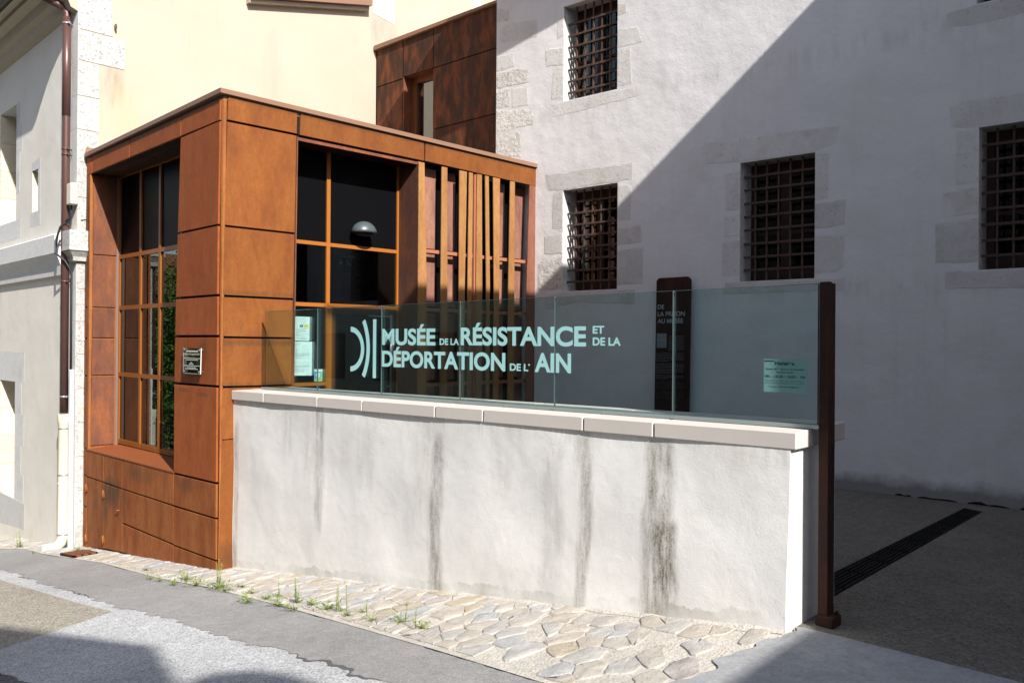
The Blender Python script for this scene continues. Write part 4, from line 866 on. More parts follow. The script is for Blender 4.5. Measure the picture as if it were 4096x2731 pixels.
for i in range(150):
    u = .02+6.58*i/149; x = FP.pt(u, 0).x; off = -.040+.095*(u/6.6); zb = gz(x)+.006
    q = .5+.5*math.sin(u*5.3)*math.sin(u*2.1+1)+.25*math.sin(u*17); w_ = .035+.035*q; h_ = .006+.010*max(0, q)
    row = [FP.pt(u, zb+h_*1.8, off-.03), FP.pt(u, zb+h_, off+.016), FP.pt(u, zb+.004, off+w_)]
    if prev:
        for a_, b_ in ((0, 1), (1, 2)): mb.face([prev[a_], row[a_], row[b_], prev[b_]], True)
    prev = row
mb.build('mortar_fillet', MORTAR, PW)
cj = [.0, .68, 1.68, 2.407, 3.42, 4.0, 5.024, 5.628, 6.637]
for a, b in zip(cj, cj[1:]):
    za, zb = 1.154+.034*a/6.637, 1.154+.034*b/6.637; g_ = .006
    MB().prism([FP.pt(a+g_, za-.106, 0), FP.pt(b-g_ if b < 6.6 else b, zb-.106, 0), FP.pt(b-g_ if b < 6.6 else b, zb-.106, -.80), FP.pt(a+g_, za-.106, -.80)],
               [FP.pt(a+g_, za, 0), FP.pt(b-g_ if b < 6.6 else b, zb, 0), FP.pt(b-g_ if b < 6.6 else b, zb+.012, -.80), FP.pt(a+g_, za+.012, -.80)]).build('coping_stone', COPEM, PW, .006)
m = MB(); m.prism([FP.pt(.01, 1.05, -.06), FP.pt(6.6, 1.084, -.06), FP.pt(6.6, 1.084, -.7), FP.pt(.01, 1.05, -.7)], [FP.pt(.01, 1.135, -.06), FP.pt(6.6, 1.165, -.06), FP.pt(6.6, 1.165, -.7), FP.pt(.01, 1.135, -.7)]); m.build('joint_filler', plain('joint_mortar', (.45, .42, .38), .9), PW)

# ------------------------------------------------------------------ glass balustrade
GB = thing('glass_balustrade', (-5.4, 5.0, 1.17), 'frameless glass balustrade of six panes with the museum name in teal letters', 'glass fence')
gj = [-6.52, -5.455, -4.36, -3.245, -2.152, -1.059, -.012]
for a, b in zip(gj, gj[1:]):
    za, zb = 2.062+.04*(a+6.52)/6.5, 2.062+.04*(b+6.52)/6.5
    g0, g1 = 1.155+.034*(a+6.52)/6.5, 1.155+.034*(b+6.52)/6.5
    p = MB().slab(FG, [(a+.006, g0), (b-.006, g1), (b-.006, zb), (a+.006, za)], .0, -.017).build('glass_panel', BALG, GB)
    MB().slab(FG, [(b-.0075, g1), (b-.0055, g1), (b-.0055, zb), (b-.0075, zb)], .0012, -.0182).slab(FG, [(a+.006, za-.0002), (b-.006, zb-.0002), (b-.006, zb+.0022), (a+.006, za+.0022)], .0012, -.0182).build('glass_edge', EDGEG, p)
MB().slab(FG, [(-6.55, 1.165), (0, 1.198), (0, 1.222), (-6.55, 1.189)], .026, .008).slab(FG, [(-6.55, 1.165), (0, 1.198), (0, 1.222), (-6.55, 1.189)], -.025, -.043).build('base_channel', plain('channel_aluminium', (.30, .36, .36), .4, .5, .4), GB)
OFF = -.0195      # vinyl on the courtyard side of the glass
def word(s, u0, u1, z, h): text('lettering', s, FG, u0, z, h, VINYL, GB, .0015, u1-u0, .032)
word('MUSÉE', -4.352, -3.575, 1.697, .153); word('DE LA', -3.517, -3.262, 1.699, .057); word('RÉSISTANCE', -3.24, -1.838, 1.702, .153)
word('ET', -1.775, -1.666, 1.797, .058); word('DE LA', -1.774, -1.512, 1.706, .061)
word('DÉPORTATION', -4.355, -2.694, 1.485, .152); word('DE L’', -2.642, -2.416, 1.489, .059); word('AIN', -2.365, -1.985, 1.490, .152)
def arc_band(pts_out, pts_in):
    mb = MB(); mb.face([FG.pt(u, z, .0015) for u, z in pts_out+pts_in[::-1]]); mb.build('logo', VINYL, GB)
import math as _m
def ellipse(cu, cz, a, b, t0, t1, n=24): return [(cu+a*_m.cos(R(t0+(t1-t0)*i/n)), cz+b*_m.sin(R(t0+(t1-t0)*i/n))) for i in range(n+1)]
o1, i1 = ellipse(-4.865, 1.645, .228, .228, -90, 90), ellipse(-4.865, 1.645, .175, .176, -90, 90)
for k_ in range(0, 24, 4): arc_band(o1[k_:k_+5], i1[k_:k_+5])
cu, r1 = -5.115, .57
o2 = [(cu+r1*_m.cos(t), 1.652+r1*_m.sin(t)) for t in [R(-31+62*i/16) for i in range(17)]]; i2 = [(cu+(r1-.055)*_m.cos(t), 1.652+(r1-.055)*_m.sin(t)) for t in [R(-31+62*i/16) for i in range(17)]]
for k_ in range(0, 16, 4): arc_band(o2[k_:k_+5], i2[k_:k_+5])
MB().face([FG.pt(-4.497, 1.361, .0015), FG.pt(-4.445, 1.361, .0015), FG.pt(-4.445, 1.943, .0015), FG.pt(-4.497, 1.943, .0015)]).build('logo', VINYL, GB)

# opening hours sheet behind the last pane
HS = thing('opening_hours_notice', FG.pt(-.24, 1.41, -.03), 'landscape paper notice headed Horaires behind the right end of the glass', 'notice')
MB().slab(FG, [(-.387, 1.411), (-.095, 1.411), (-.095, 1.627), (-.387, 1.626)], -.022, -.0235).build('sheet', PAPER, HS)
def ht(s, u, z, h, w, mt=INK, al='CENTER', b=.012): text('print', s, FG, u, z, h, mt, HS, -.0212, w, b, align=al)
ht('Horaires', -.245, 1.589, .022, .130, INK, 'CENTER', .03); ht('Ouvert du 1  mars au 15 novembre', -.244, 1.556, .0125, .26); ht('er', -.296, 1.564, .006, .010)
ht('Fermé le mardi', -.243, 1.536, .0125, .11); ht('10h – 12h30 / 13h30 – 18h', -.243, 1.506, .017, .272)
ht('Ouvert les jours fériés sauf le lundi de Pâques,', -.244, 1.482, .010, .262, INKG, 'CENTER', .0); ht('le 1er mai, lundi de Pentecôte et le 11 novembre', -.244, 1.467, .010, .268, INKG, 'CENTER', .0)
ht('Groupes : réservation obligatoire', -.25, 1.444, .008, .20)
MB().slab(FG, [(-.382, 1.608), (-.374, 1.608), (-.374, 1.618), (-.382, 1.618)], -.0212, -.022).slab(FG, [(-.370, 1.609), (-.320, 1.609), (-.320, 1.612), (-.370, 1.612)], -.0212, -.022).slab(FG, [(-.370, 1.614), (-.312, 1.614), (-.312, 1.617), (-.370, 1.617)], -.0212, -.022).build('print', INK, HS)

# rust post at the right end of the balustrade
RP = thing('steel_post', (-2.165, 5.07, -.03), 'tall dark rust steel post at the right end of the glass balustrade', 'post')
MB().box(-2.199, -2.135, 5.03, 5.075, -.03, 2.112).build('shaft', POSTM, RP, .004)
MB().box(-2.190, -2.135, 5.080, 5.125, -.03, 2.105).build('rear_bar', POSTM, RP, .004)
MB().box(-2.207, -2.09, 5.01, 5.135, -.021, .05).build('foot', POSTM, RP, .008)
MB().tube([(-2.105, 5.10, .045), (-2.105, 5.10, .07)], .012, 6).build('bolt', POSTM, RP)

# information totem against the prison wall
TS = thing('information_totem', FW.pt(2.55, -.03, .12), 'tall dark brown steel panel reading De la prison au musée against the white wall', 'sign')
MB().slab(FW, [(2.262, -.03), (2.795, -.03), (2.822, 2.60), (2.78, 2.64), (2.33, 2.637), (2.293, 2.60)], .13, .09).build('panel', POSTM, TS, .004)
FT = Fr(FW.o.x, FW.o.y, 3.335)
for s_, z, w in (('DE', 2.205, .102), ('LA PRISON', 2.107, .425), ('AU MUSÉE', 2.008, .40)):
    text('lettering', s_, FW, 2.318, z, .062, SIGNW, TS, .1315, w, .022)
m = MB(); m.slab(FW, [(2.307, 1.665), (2.462, 1.665), (2.462, 1.865), (2.307, 1.865)], .132, .129); m.build('picture', plain('picture_print', (.20, .235, .25), .7), TS)
MB().slab(FW, [(2.32, 1.755), (2.45, 1.755), (2.45, 1.785), (2.32, 1.785)], .1335, .132).slab(FW, [(2.365, 1.82), (2.40, 1.82), (2.40, 1.85), (2.365, 1.85)], .1335, .132).build('print', INKG, TS)
rg = random.Random(21); mb = MB()
def para(z, n, u_a, u_b, step, fade=1):
    for i in range(n):
        u = u_a; end = u_b if i < n-1 else u_a+(u_b-u_a)*rg.uniform(.4, .8)
        while u < end-.01:
            l_ = min(rg.uniform(.015, .055), end-u); mb.slab(FW, [(u, z), (u+l_, z), (u+l_, z+step*.42), (u, z+step*.42)], .1325, .1295); u += l_+.009
        z -= step
    return z
para(1.82, 10, 2.49, 2.735, .0222); z = para(1.585, 6, 2.30, 2.732, .0215); z = para(z-.02, 7, 2.30, 2.732, .0205); z = para(z-.015, 3, 2.30, 2.732, .0205)
mb.build('print', plain('totem_text', (.13, .13, .14), .7), TS)
mb = MB(); z = para(z-.03, 6, 2.30, 2.73, .019); para(z-.02, 6, 2.30, 2.73, .019)
mb.build('print', plain('totem_text_dim', (.06, .05, .05), .7), TS)

# wall lamp, exit sign, notices on the pavilion
LP = thing('wall_lamp', FB.pt(2.2, 3.18, -.30), 'grey half dome lamp fixed to the black panel of the pavilion window', 'lamp')
mb = MB(); n, k_ = 20, 8; c0 = FB.pt(2.2, 3.185, -.315)
for i in range(k_):
    for j in range(n):
        def P_(i_, j_):
            t = math.pi/2*i_/k_; a = 2*math.pi*j_/n; return c0+Vector((.155*math.cos(t)*math.cos(a), .18*math.cos(t)*math.sin(a), .158*math.sin(t)))
        mb.face([P_(i, j), P_(i, j+1), P_(i+1, j+1), P_(i+1, j)] if i < k_-1 else [P_(i, j), P_(i, j+1), P_(i+1, j)], True)
mb.face([c0+Vector((.155*math.cos(2*math.pi*j/n), .18*math.sin(2*math.pi*j/n), 0)) for j in range(n)])
so = mb.build('shade', LAMPM, LP); b2 = bmesh.new(); b2.from_mesh(so.data); bmesh.ops.remove_doubles(b2, verts=b2.verts, dist=.0005); bmesh.ops.recalc_face_normals(b2, faces=b2.faces); b2.to_mesh(so.data); b2.free()
mb = MB(); mb.tube([c0+Vector((0, 0, -.004)), c0+Vector((0, 0, -.03)), c0+Vector((0, 0, -.045))], [.12, .10, .03], 18); mb.build('diffuser', plain('lamp_underside', (.02, .02, .02), .6), LP)
MB().tube([FB.pt(2.2, 3.23, -.44), FB.pt(2.2, 3.23, -.40)], .05, 14).build('bracket', LAMPM, LP)
ES = thing('exit_sign', FB.pt(2.29, 2.78, -.9), 'dark green emergency exit sign with arrow and running man inside the pavilion window', 'sign')
MB().fbox(FB, 2.17, 2.415, 2.78, 2.897, -.9, -.915).build('plate', SIGNG, ES)
MB().fbox(FB, 2.18, 2.45, 2.905, 2.93, -.88, -.94).build('housing', EXITW, ES)
MB().slab(FB, [(2.225, 2.875), (2.245, 2.875), (2.245, 2.835), (2.268, 2.835), (2.235, 2.795), (2.202, 2.835), (2.225, 2.835)], -.897, -.9).build('arrow', EXITW, ES)
mb = MB(); mb.slab(FB, [(2.342, 2.868), (2.358, 2.868), (2.358, 2.884), (2.342, 2.884)], -.897, -.9); mb.slab(FB, [(2.335, 2.862), (2.352, 2.862), (2.362, 2.828), (2.345, 2.828)], -.897, -.9); mb.slab(FB, [(2.345, 2.828), (2.362, 2.828), (2.385, 2.80), (2.372, 2.795)], -.897, -.9); mb.slab(FB, [(2.345, 2.83), (2.355, 2.83), (2.335, 2.79), (2.322, 2.795)], -.897, -.9); mb.slab(FB, [(2.335, 2.862), (2.338, 2.852), (2.312, 2.838), (2.306, 2.846)], -.897, -.9); mb.slab(FB, [(2.398, 2.785), (2.408, 2.785), (2.408, 2.885), (2.398, 2.885)], -.897, -.9)
mb.build('pictogram', EXITW, ES)
def lines(mb, u_a, u_b, zs, h, off):
    for z, a, b in zs: mb.slab(FB, [(u_a+(u_b-u_a)*a, z), (u_a+(u_b-u_a)*b, z), (u_a+(u_b-u_a)*b, z+h), (u_a+(u_b-u_a)*a, z+h)], off, off-.0008)
N1 = thing('portrait_notice', FB.pt(1.33, 1.728, -.435), 'upper white notice with a yellow starburst taped inside the pavilion window', 'notice')
MB().slab(FB, [(1.221, 1.728), (1.437, 1.725), (1.446, 2.036), (1.226, 2.037)], -.436, -.438).build('sheet', PAPER, N1)
mb = MB(); lines(mb, 1.226, 1.44, [(2.005, .12, .2), (2.01, .26, .75), (2.0, .26, .6), (1.975, .22, .78), (1.957, .3, .7), (1.942, .4, .6), (1.88, .12, .85), (1.866, .12, .6), (1.852, .12, .75), (1.838, .12, .7), (1.824, .12, .35), (1.810, .12, .9), (1.796, .12, .45), (1.782, .12, .8), (1.762, .16, .8), (1.748, .16, .85)], .005, -.4352); lines(mb, 1.226, 1.44, [(1.735, .40, .53)], .010, -.4352); mb.build('print', INKG, N1)
MB().slab(FB, [(1.293, 1.90), (1.343, 1.90), (1.343, 1.932), (1.293, 1.932)], -.4352, -.436).build('print', INK, N1)
st = [(1.392+(.034 if i % 2 else .024)*math.cos(i*math.pi/12), 1.918+(.030 if i % 2 else .021)*math.sin(i*math.pi/12)) for i in range(24)]
MB().slab(FB, st, -.4351, -.436).build('starburst', YELLOW, N1)
N2 = thing('price_list_notice', FB.pt(1.35, 1.28, -.435), 'larger lower white notice with tables of small print taped inside the pavilion window', 'notice')
MB().slab(FB, [(1.214, 1.283), (1.478, 1.279), (1.480, 1.715), (1.215, 1.717)], -.436, -.438).build('sheet', PAPER, N2)
mb = MB(); lines(mb, 1.214, 1.478, [(1.69, .06, .36), (1.683, .06, .33), (1.667, .03, .3), (1.664, .34, .75), (1.64, .02, .16), (1.64, .27, .33), (1.64, .38, .48), (1.64, .51, .6), (1.64, .64, .72)]+[(1.622-.012*i, .02, .2) for i in range(5)]+[(1.622-.024*i, a, a+.08) for i in range(3) for a in (.26, .40, .52, .64, .77)]+[(1.560-.009*i, .05, .86 if i % 4 != 3 else .6) for i in range(5)]+[(1.508, .02, .4), (1.498, .03, .86)]+[(1.475, .02, .12)]+[(1.46-.016*i, a, a+.07) for i in range(4) for a in (.03, .26, .37, .5, .64, .78)]+[(1.405-.009*i, .05, .86 if i != 2 else .75) for i in range(3)]+[(1.37-.012*i, .02, .86 if i % 2 else .6) for i in range(5)], .0035, -.4352); mb.build('print', INKG, N2)
text('print', 'AIN', FB, 1.398, 1.297, .016, INKG, N2, -.4352, .042, .02)
N3 = thing('window_sticker', FB.pt(1.575, 1.20, -.435), 'small blue and green sticker low on the pavilion window beside the orange mullion', 'sticker')
MB().slab(FB, [(1.516, 1.202), (1.637, 1.201), (1.639, 1.357), (1.516, 1.359)], -.436, -.438).build('sheet', PAPER, N3)
MB().slab(FB, [(1.519, 1.215), (1.635, 1.215), (1.635, 1.328), (1.519, 1.328)], -.4352, -.436).build('print', BLUEP, N3)
MB().slab(FB, [(1.519, 1.204), (1.635, 1.204), (1.635, 1.262), (1.560, 1.247), (1.519, 1.225)], -.4345, -.4352).slab(FB, [(1.575, 1.328), (1.635, 1.328), (1.635, 1.295), (1.605, 1.30)], -.4345, -.4352).build('print', GREENP, N3)
MB().slab(FB, [(1.575+.035*math.cos(i*math.pi/10), 1.282+.028*math.sin(i*math.pi/10)) for i in range(20)], -.4338, -.4345).build('print', PAPER, N3)
MB().slab(FB, [(1.553, 1.280), (1.598, 1.280), (1.598, 1.287), (1.553, 1.287)], -.4332, -.4338).slab(FB, [(1.55, 1.225), (1.61, 1.225), (1.61, 1.232), (1.55, 1.232)], -.4332, -.4345).build('print', INKG, N3)
# door furniture
MB().tube([FB.pt(2.70, .90, -.36), FB.pt(2.70, 2.10, -.36)], .017, 12).tube([FB.pt(2.70, 1.1, -.36), FB.pt(2.70, 1.1, -.43)], .012, 8).tube([FB.pt(2.70, 1.9, -.36), FB.pt(2.70, 1.9, -.43)], .012, 8).build('door_handle', STEEL, dr)
MB().fbox(FB, 2.35, 2.72, 2.065, 2.085, -.39, -.425).build('door_closer', STEEL, dr)

# glass plaque on the pavilion's left face
PQ = thing('glass_plaque', FA.pt(-.64, 1.33, .03), 'small clear glass plaque with white lettering on four studs, on the rust steel column', 'plaque')
MB().slab(FA, [(-.872, 1.330), (-.405, 1.330), (-.391, 1.630), (-.863, 1.633)], .042, .034).build('plate', PLAQG, PQ)
MB().slab(FA, [(-.8735, 1.3285), (-.868, 1.3285), (-.859, 1.634), (-.8645, 1.634)], .043, .033).slab(FA, [(-.411, 1.329), (-.404, 1.329), (-.390, 1.631), (-.397, 1.631)], .043, .033).slab(FA, [(-.872, 1.3285), (-.404, 1.3285), (-.404, 1.3325), (-.872, 1.3325)], .043, .033).build('plate_edge', plain('plaque_edge', (.62, .64, .64), .3, .5), PQ)
for u, z in ((-.838, 1.612), (-.428, 1.608), (-.848, 1.352), (-.437, 1.352)): MB().tube([FA.pt(u, z, .0), FA.pt(u, z, .052)], .013, 10).build('stud', STEEL, PQ)
WPR = plain('white_engraving', (.62, .62, .61), .7)
text('lettering', 'Inauguré le 9 septembre 2017', FA, -.63, 1.553, .020, WPR, PQ, .0432, .42, .02, align='CENTER')
mb = MB()
for z, a, b in ((1.586, -.79, -.47), (1.594, -.79, -.47), (1.507, -.84, -.42), (1.487, -.80, -.47), (1.455, -.68, -.61), (1.437, -.71, -.58), (1.418, -.85, -.42), (1.397, -.76, -.52), (1.380, -.81, -.47)):
    u = a
    while u < b-.005:
        l_ = min(rg.uniform(.02, .06), b-u); mb.slab(FA, [(u, z), (u+l_, z), (u+l_, z+.008), (u, z+.008)], .0432, .0424); u += l_+.007
mb.build('lettering', WPR, PQ)

# drain channel, covers and street grate
DC = thing('drain_channel', (-2.5, 7.8, -.03), 'long black slotted drain channel crossing the shaded courtyard floor', 'drain')
def dline(t, s): # t along 0..1, s across 0..1
    a0, a1, b0, b1 = Vector((-2.60, 5.45, 0)), Vector((-2.36, 5.45, 0)), Vector((-2.66, 9.76, 0)), Vector((-2.47, 9.68, 0))
    return (a0+(a1-a0)*s)+((b0+(b1-b0)*s)-(a0+(a1-a0)*s))*t
DRM = plain('drain_iron', (.006, .006, .006), .9, .05); DRE = plain('drain_frame', (.010, .010, .010), .9, .05)
mb = MB(); mb.prism([dline(0, 0)+Vector((0, 0, -.029)), dline(0, 1)+Vector((0, 0, -.029)), dline(1, 1)+Vector((0, 0, -.029)), dline(1, 0)+Vector((0, 0, -.029))], [dline(0, 0)+Vector((0, 0, -.026)), dline(0, 1)+Vector((0, 0, -.026)), dline(1, 1)+Vector((0, 0, -.026)), dline(1, 0)+Vector((0, 0, -.026))]); mb.build('trough', JOINT, DC)
for s0, s1 in ((0, .10), (.14, .26), (.30, .42), (.46, .54), (.58, .70), (.74, .86), (.90, 1.0)):
    q = [dline(0, s0), dline(0, s1), dline(1, s1), dline(1, s0)]
    MB().prism([p+Vector((0, 0, -.026)) for p in q], [p+Vector((0, 0, -.016)) for p in q]).build('grate_bar', DRE if s0 in (0, .90) else DRM, DC)
for i in range(1, 9):
    t = i/9; q = [dline(t-.004, .02), dline(t-.004, .98), dline(t+.004, .98), dline(t+.004, .02)]
    MB().prism([p+Vector((0, 0, -.024)) for p in q], [p+Vector((0, 0, -.0145)) for p in q]).build('cross_bar', DRE, DC)
def cover(pts, lbl):
    c_ = sum((Vector((x, y, 0)) for x, y in pts), Vector())/len(pts)
    t_ = thing('floor_cover', (c_.x, c_.y, -.03), lbl, 'floor cover')
    Vp = [Vector((x, y, 0)) for x, y in pts]
    MB().prism([p+Vector((0, 0, -.029)) for p in Vp], [p+Vector((0, 0, -.022)) for p in Vp]).build('frame', plain('cover_frame', (.035, .035, .04), .6), t_)
    I = [c_+(p-c_)*.955 for p in Vp]; MB().prism([p+Vector((0, 0, -.025)) for p in I], [p+Vector((0, 0, -.018)) for p in I]).build('lid', COURT, t_)
cover([(-1.81, 6.88), (-1.20, 7.02), (-1.25, 7.72), (-1.86, 7.58)], 'concrete filled floor cover nearer the street on the shaded courtyard')
cover([(-2.22, 8.60), (-1.6, 8.72), (-1.62, 9.3), (-2.21, 9.17)], 'concrete filled floor cover nearer the prison wall on the shaded courtyard')
SG = thing('street_grate', (-12.45, 4.1, gz(-12.45)+.02), 'rusty square street gully grate set in the cobbles by the downpipe', 'gully grate')
def gp(x, y, dz): return Vector((x, y, gz(x)+.012+dz))
gx0, gx1, gy0, gy1 = -12.72, -12.16, 3.99, 4.30
MB().prism([gp(gx0, gy0, .0), gp(gx1, gy0, .0), gp(gx1, gy1, .0), gp(gx0, gy1, .0)], [gp(gx0, gy0, .008), gp(gx1, gy0, .008), gp(gx1, gy1, .008), gp(gx0, gy1, .008)]).build('trough', JOINT, SG)
GRM = corten('grate_rust', [(.3, (.10, .035, .02)), (.6, (.19, .07, .03)), (.8, (.12, .06, .04))])
for i in range(7):
    x = gx0+(gx1-gx0)*i/7; x2 = x+(gx1-gx0)*.55/7 if i < 6 else gx1
    MB().prism([gp(x, gy0, .008), gp(x2, gy0, .008), gp(x2, gy1, .008), gp(x, gy1, .008)], [gp(x, gy0, .03), gp(x2, gy0, .03), gp(x2, gy1, .03), gp(x, gy1, .03)]).build('grate_bar', GRM, SG)
for i in range(4):
    y = gy0+(gy1-gy0-.03)*i/3
    MB().prism([gp(gx0, y, .010), gp(gx1, y, .010), gp(gx1, y+.03, .010), gp(gx0, y+.03, .010)], [gp(gx0, y, .032), gp(gx1, y, .032), gp(gx1, y+.03, .032), gp(gx0, y+.03, .032)]).build('grate_bar', GRM, SG)

# ------------------------------------------------------------------ weeds
def weed(x, y, size, stalk, seed, label):
    rg = random.Random(seed); mb = MB(); z = gz(x)+.02; c_ = Vector((x, y, z))
    def leaf(p, d, l_, w):
        s = Vector((-d.y, d.x, 0)); s = s.normalized() if s.length > .01 else Vector((1, 0, 0))
        tip = p+d*l_; mid = p+d*l_*.5+Vector((0, 0, l_*.12))
        mb.face([p, mid+s*w, tip+Vector((0, 0, -l_*.12)), mid-s*w], False)
    for i in range(int(14+size*90)):
        a = rg.uniform(0, 6.283); r_ = size*abs(rg.gauss(0, .55)); p = c_+Vector((r_*1.3*math.cos(a), r_*.8*math.sin(a), rg.uniform(0, size*.35)))
        d = Vector((math.cos(a+rg.uniform(-.8, .8)), math.sin(a+rg.uniform(-.8, .8)), rg.uniform(.1, 1.2))).normalized()
        mb.tube([c_, p], [.0025, .0012], 3); leaf(p, d, rg.uniform(.25, .6)*max(.07, size)*.8, rg.uniform(.035, .08)*max(.08, size))
    ns = 0 if not stalk else (1 if stalk < .25 else 3)
    for s_ in range(ns):
        b = c_+Vector((rg.uniform(-.04, .04), rg.uniform(-.03, .03), 0)); hh = stalk*rg.uniform(.5, .8); lean = Vector((rg.uniform(-.12, .12), rg.uniform(-.1, .1), 1)).normalized()
        mb.tube([b, b+lean*hh*.5, b+lean*hh+Vector((.01, 0, 0))], [.004, .003, .0015], 5)
        for i in range(int(hh*150)):
            t = rg.uniform(.12, 1); a = rg.uniform(0, 6.283); d = Vector((math.cos(a), math.sin(a), rg.uniform(.2, .9))).normalized()
            leaf(b+lean*hh*t, d, rg.uniform(.015, .035)*(1.35-t*.6), .003)
    o = mb.build('weed', WEEDM, None, 0, c_); return tag(o, label, 'weed', 'weeds growing along the stone apron')
WD = [(-7.78, 3.88, .16, .46, 'tall bushy green weed at the foot of the rust pavilion corner'), (-8.20, 3.86, .15, .0, 'spreading low weed just left of the tall weed at the pavilion corner'), (-8.61, 3.94, .14, .12, 'low weed clump second to the left of the tall corner weed'),
 (-8.54, 3.78, .10, .16, 'small weed at the asphalt edge below the rust pavilion, third left of the tall weed'), (-8.96, 3.81, .07, .07, 'tiny weed at the asphalt edge, fourth left of the tall corner weed'), (-9.19, 3.80, .05, .10, 'thin sprout at the asphalt edge, fifth left of the tall corner weed'), (-9.85, 4.02, .06, .0, 'small round weed tuft alone on the cobbles below the rust pavilion'),
 (-7.55, 3.83, .12, .0, 'low weed pressed against the right side of the tall corner weed'), (-7.55, 4.02, .07, .06, 'little weed on the cobbles right of the tall corner weed, nearer the wall'), (-7.14, 3.90, .06, .0, 'flat weed tuft, second right of the tall corner weed'), (-6.77, 3.66, .13, .08, 'leafy weed at the asphalt edge, third right of the tall corner weed'),
 (-6.75, 3.82, .08, .06, 'small upright weed behind the third clump right of the tall corner weed'), (-6.70, 3.92, .05, .24, 'single thin stalk weed in the middle of the cobbles left of the wall stains'), (-6.33, 3.72, .11, .05, 'low weed clump, fifth right of the tall corner weed along the asphalt'), (-6.28, 3.86, .06, .28, 'tall thin stalk weed behind the fifth clump along the asphalt'),
 (-6.05, 3.68, .10, .0, 'flat weed at the asphalt edge below the third coping joint'), (-6.03, 3.85, .12, .08, 'bright green leafy weed mid way along the cobble strip'), (-5.76, 3.81, .12, .05, 'wide low weed just right of the bright green leafy one'), (-5.58, 3.83, .05, .36, 'tallest single thin stalk weed standing over the cobbles below the wall'),
 (-5.40, 3.76, .09, .05, 'low weed at the right end of the dense row of weeds'), (-5.36, 3.88, .06, .20, 'wispy stalk weed ending the dense row of weeds'), (-5.05, 3.74, .08, .06, 'isolated pale weed, third from the right end'), (-4.82, 3.82, .09, .22, 'isolated weed with an upright spike, second from the right end'), (-4.50, 3.76, .10, .18, 'rightmost isolated weed with a dark green rosette on the cobbles'),
 (-14.6, 4.00, .12, .42, 'spiky dry weed on the cobbles below the old house door'), (-12.95, 4.30, .10, .16, 'grey green weed beside the gully grate at the house corner'), (-12.68, 4.36, .07, .0, 'small bright weed behind the gully grate'), (-13.5, 3.87, .06, .05, 'tiny weed at the asphalt edge below the downpipe mouth')]
for i, (x, y, s_, st_, lb) in enumerate(WD): weed(x, y, s_, st_, 100+i, lb)

# ------------------------------------------------------------------ the other side of the street (out of frame: shadows and reflections)
def rot_house(name, label, a_list, X0, depth, wallm):
    """sections facing the sun: outline in (a, height) extruded along the sun's bearing"""
    t = thing(name, (X0, -1.5, -.1), label, 'building')
    sd = Vector((SUN.x, SUN.y, 0)).normalized()
    for nm, P, mt, d0, d1 in a_list:
        A0 = []; A1 = []
        for a, b in P:     # b = z - .787 x ; a = y + .298 x
            x = X0; y = a-.298*x; z = b+.787*x
            z = max(z, -.3)
            A0.append(Vector((x, y, z))+sd*d0); A1.append(Vector((x, y, z))+sd*d1)
        MB().prism(A0, A1).build(nm, mt, t)
    return t
rot_house('gabled_house', 'tall gabled house across the street whose roof throws a shadow on the road',
    [('roof', [(-3.4, 8.3), (-1.35, 7.05), (.745, 4.28), (.745, 4.12), (-1.35, 6.88), (-3.4, 8.1)], ROOFT, 0, 7), ('wall', [(-7, -9), (.53, -9), (.53, 4.35), (-1.35, 6.85), (-3.4, 8.1), (-7, 6.2)], FARW, .05, 7)], 6.0, 8, FARW)
rot_house('low_house', 'lower house with a long flat ridge across the street, right of the gabled one',
    [('wall', [(.50, -9), (1.55, -9), (1.59, 2.75), (1.36, 3.3), (1.19, 3.5), (.95, 3.62), (.50, 3.55)], FARW, .1, 6), ('roof', [(1.2, 1.60), (4.60, 1.745), (4.62, 1.66), (4.6, 1.2), (1.2, 1.2)], ROOFT, 0, 6), ('wall', [(1.2, -9), (4.58, -9), (4.58, 1.3), (1.2, 1.3)], FARW, .1, 6)], 6.0, 6, FARW)
TH = thing('terraced_house', (-12, -8, -1), 'long plain house front across the street behind the photographer', 'building')
wins = [(-26+2.6*i, -24.9+2.6*i, .6+(-.04)*(10-i), 2.2+(-.04)*(10-i)) for i in range(11)]
FTH = Fr(0, -6.5, 180)
m = MB(); holes = [(-u1_, -u0_, z0_, z1_) for u0_, u1_, z0_, z1_ in wins]; holes = [(-b_, -a_, .4, 2.0) for a_, b_, _, _ in wins]
m.box(-27, 1, -12, -6.5, -4, 8.6); m.build('wall', FARD, TH)
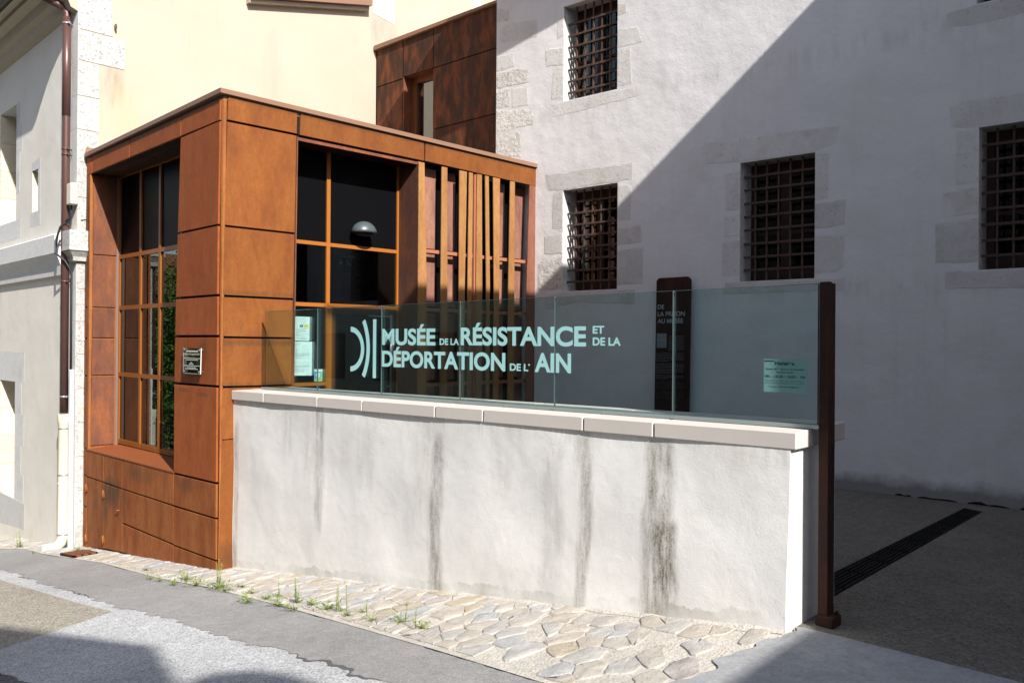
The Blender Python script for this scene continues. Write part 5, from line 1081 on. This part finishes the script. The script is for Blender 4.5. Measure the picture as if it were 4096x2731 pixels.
for a_, b_, _, _ in wins:
    MB().box(a_, b_, -6.52, -6.46, .5, 2.0).build('window', WOODF, TH); 
    MB().box(a_, b_, -6.52, -6.46, 3.4, 4.9).build('window', WOODF, TH)
MB().prism([(-27.3, -6.1, 8.5), (-27.3, -12.4, 8.5), (-27.3, -9.2, 11)], [(1.3, -6.1, 8.5), (1.3, -12.4, 8.5), (1.3, -9.2, 11)]).build('roof', ROOFT, TH)
def tree(x, y, h, rad, seed, label):
    z = gz(x); t = thing('street_tree', (x, y, z), label, 'tree'); rg = random.Random(seed)
    MB().tube([(x, y, z), (x+.1, y, z+h*.3), (x, y+.1, z+h*.6), (x+.1, y, z+h*.9)], [.22, .17, .12, .04], 10).build('trunk', BARK, t)
    mb = MB()
    blobs = [(Vector((x+rg.gauss(0, rad*.45), y+rg.gauss(0, rad*.45), z+h*.62+rg.gauss(0, h*.16))), rad*rg.uniform(.25, .5)) for _ in range(46)]
    for c_, r_ in blobs:
        for _ in range(420):
            v = Vector((rg.gauss(0, 1), rg.gauss(0, 1), rg.gauss(0, 1))).normalized()*r_*rg.uniform(.6, 1.05); p = c_+v
            a = Vector((rg.gauss(0, 1), rg.gauss(0, 1), rg.gauss(0, .5))).normalized()*.06; b = a.cross(Vector((rg.gauss(0, 1), rg.gauss(0, 1), rg.gauss(0, 1)))).normalized()*.04
            mb.face([p-a, p+b, p+a, p-b])
    mb.build('crown', LEAF, t)
tree(-25, -1.2, 6.5, 2.4, 1, 'leafy green tree further down the street, mirrored in the pavilion window')
tree(-31, -3.2, 8.0, 3.0, 2, 'larger leafy tree beyond the first one down the street')
FH2 = thing('far_house', (-40, -4, -3.8), 'pale house at the far end of the street beyond the trees', 'building')
MB().box(-44, -38, -9, 1, -4, 3.5).build('wall', FARW, FH2)
MB().prism([(-44.4, -9.4, 3.4), (-37.6, -9.4, 3.4), (-41, -9.4, 6)], [(-44.4, 1.4, 3.4), (-37.6, 1.4, 3.4), (-41, 1.4, 6)]).build('roof', ROOFT, FH2)
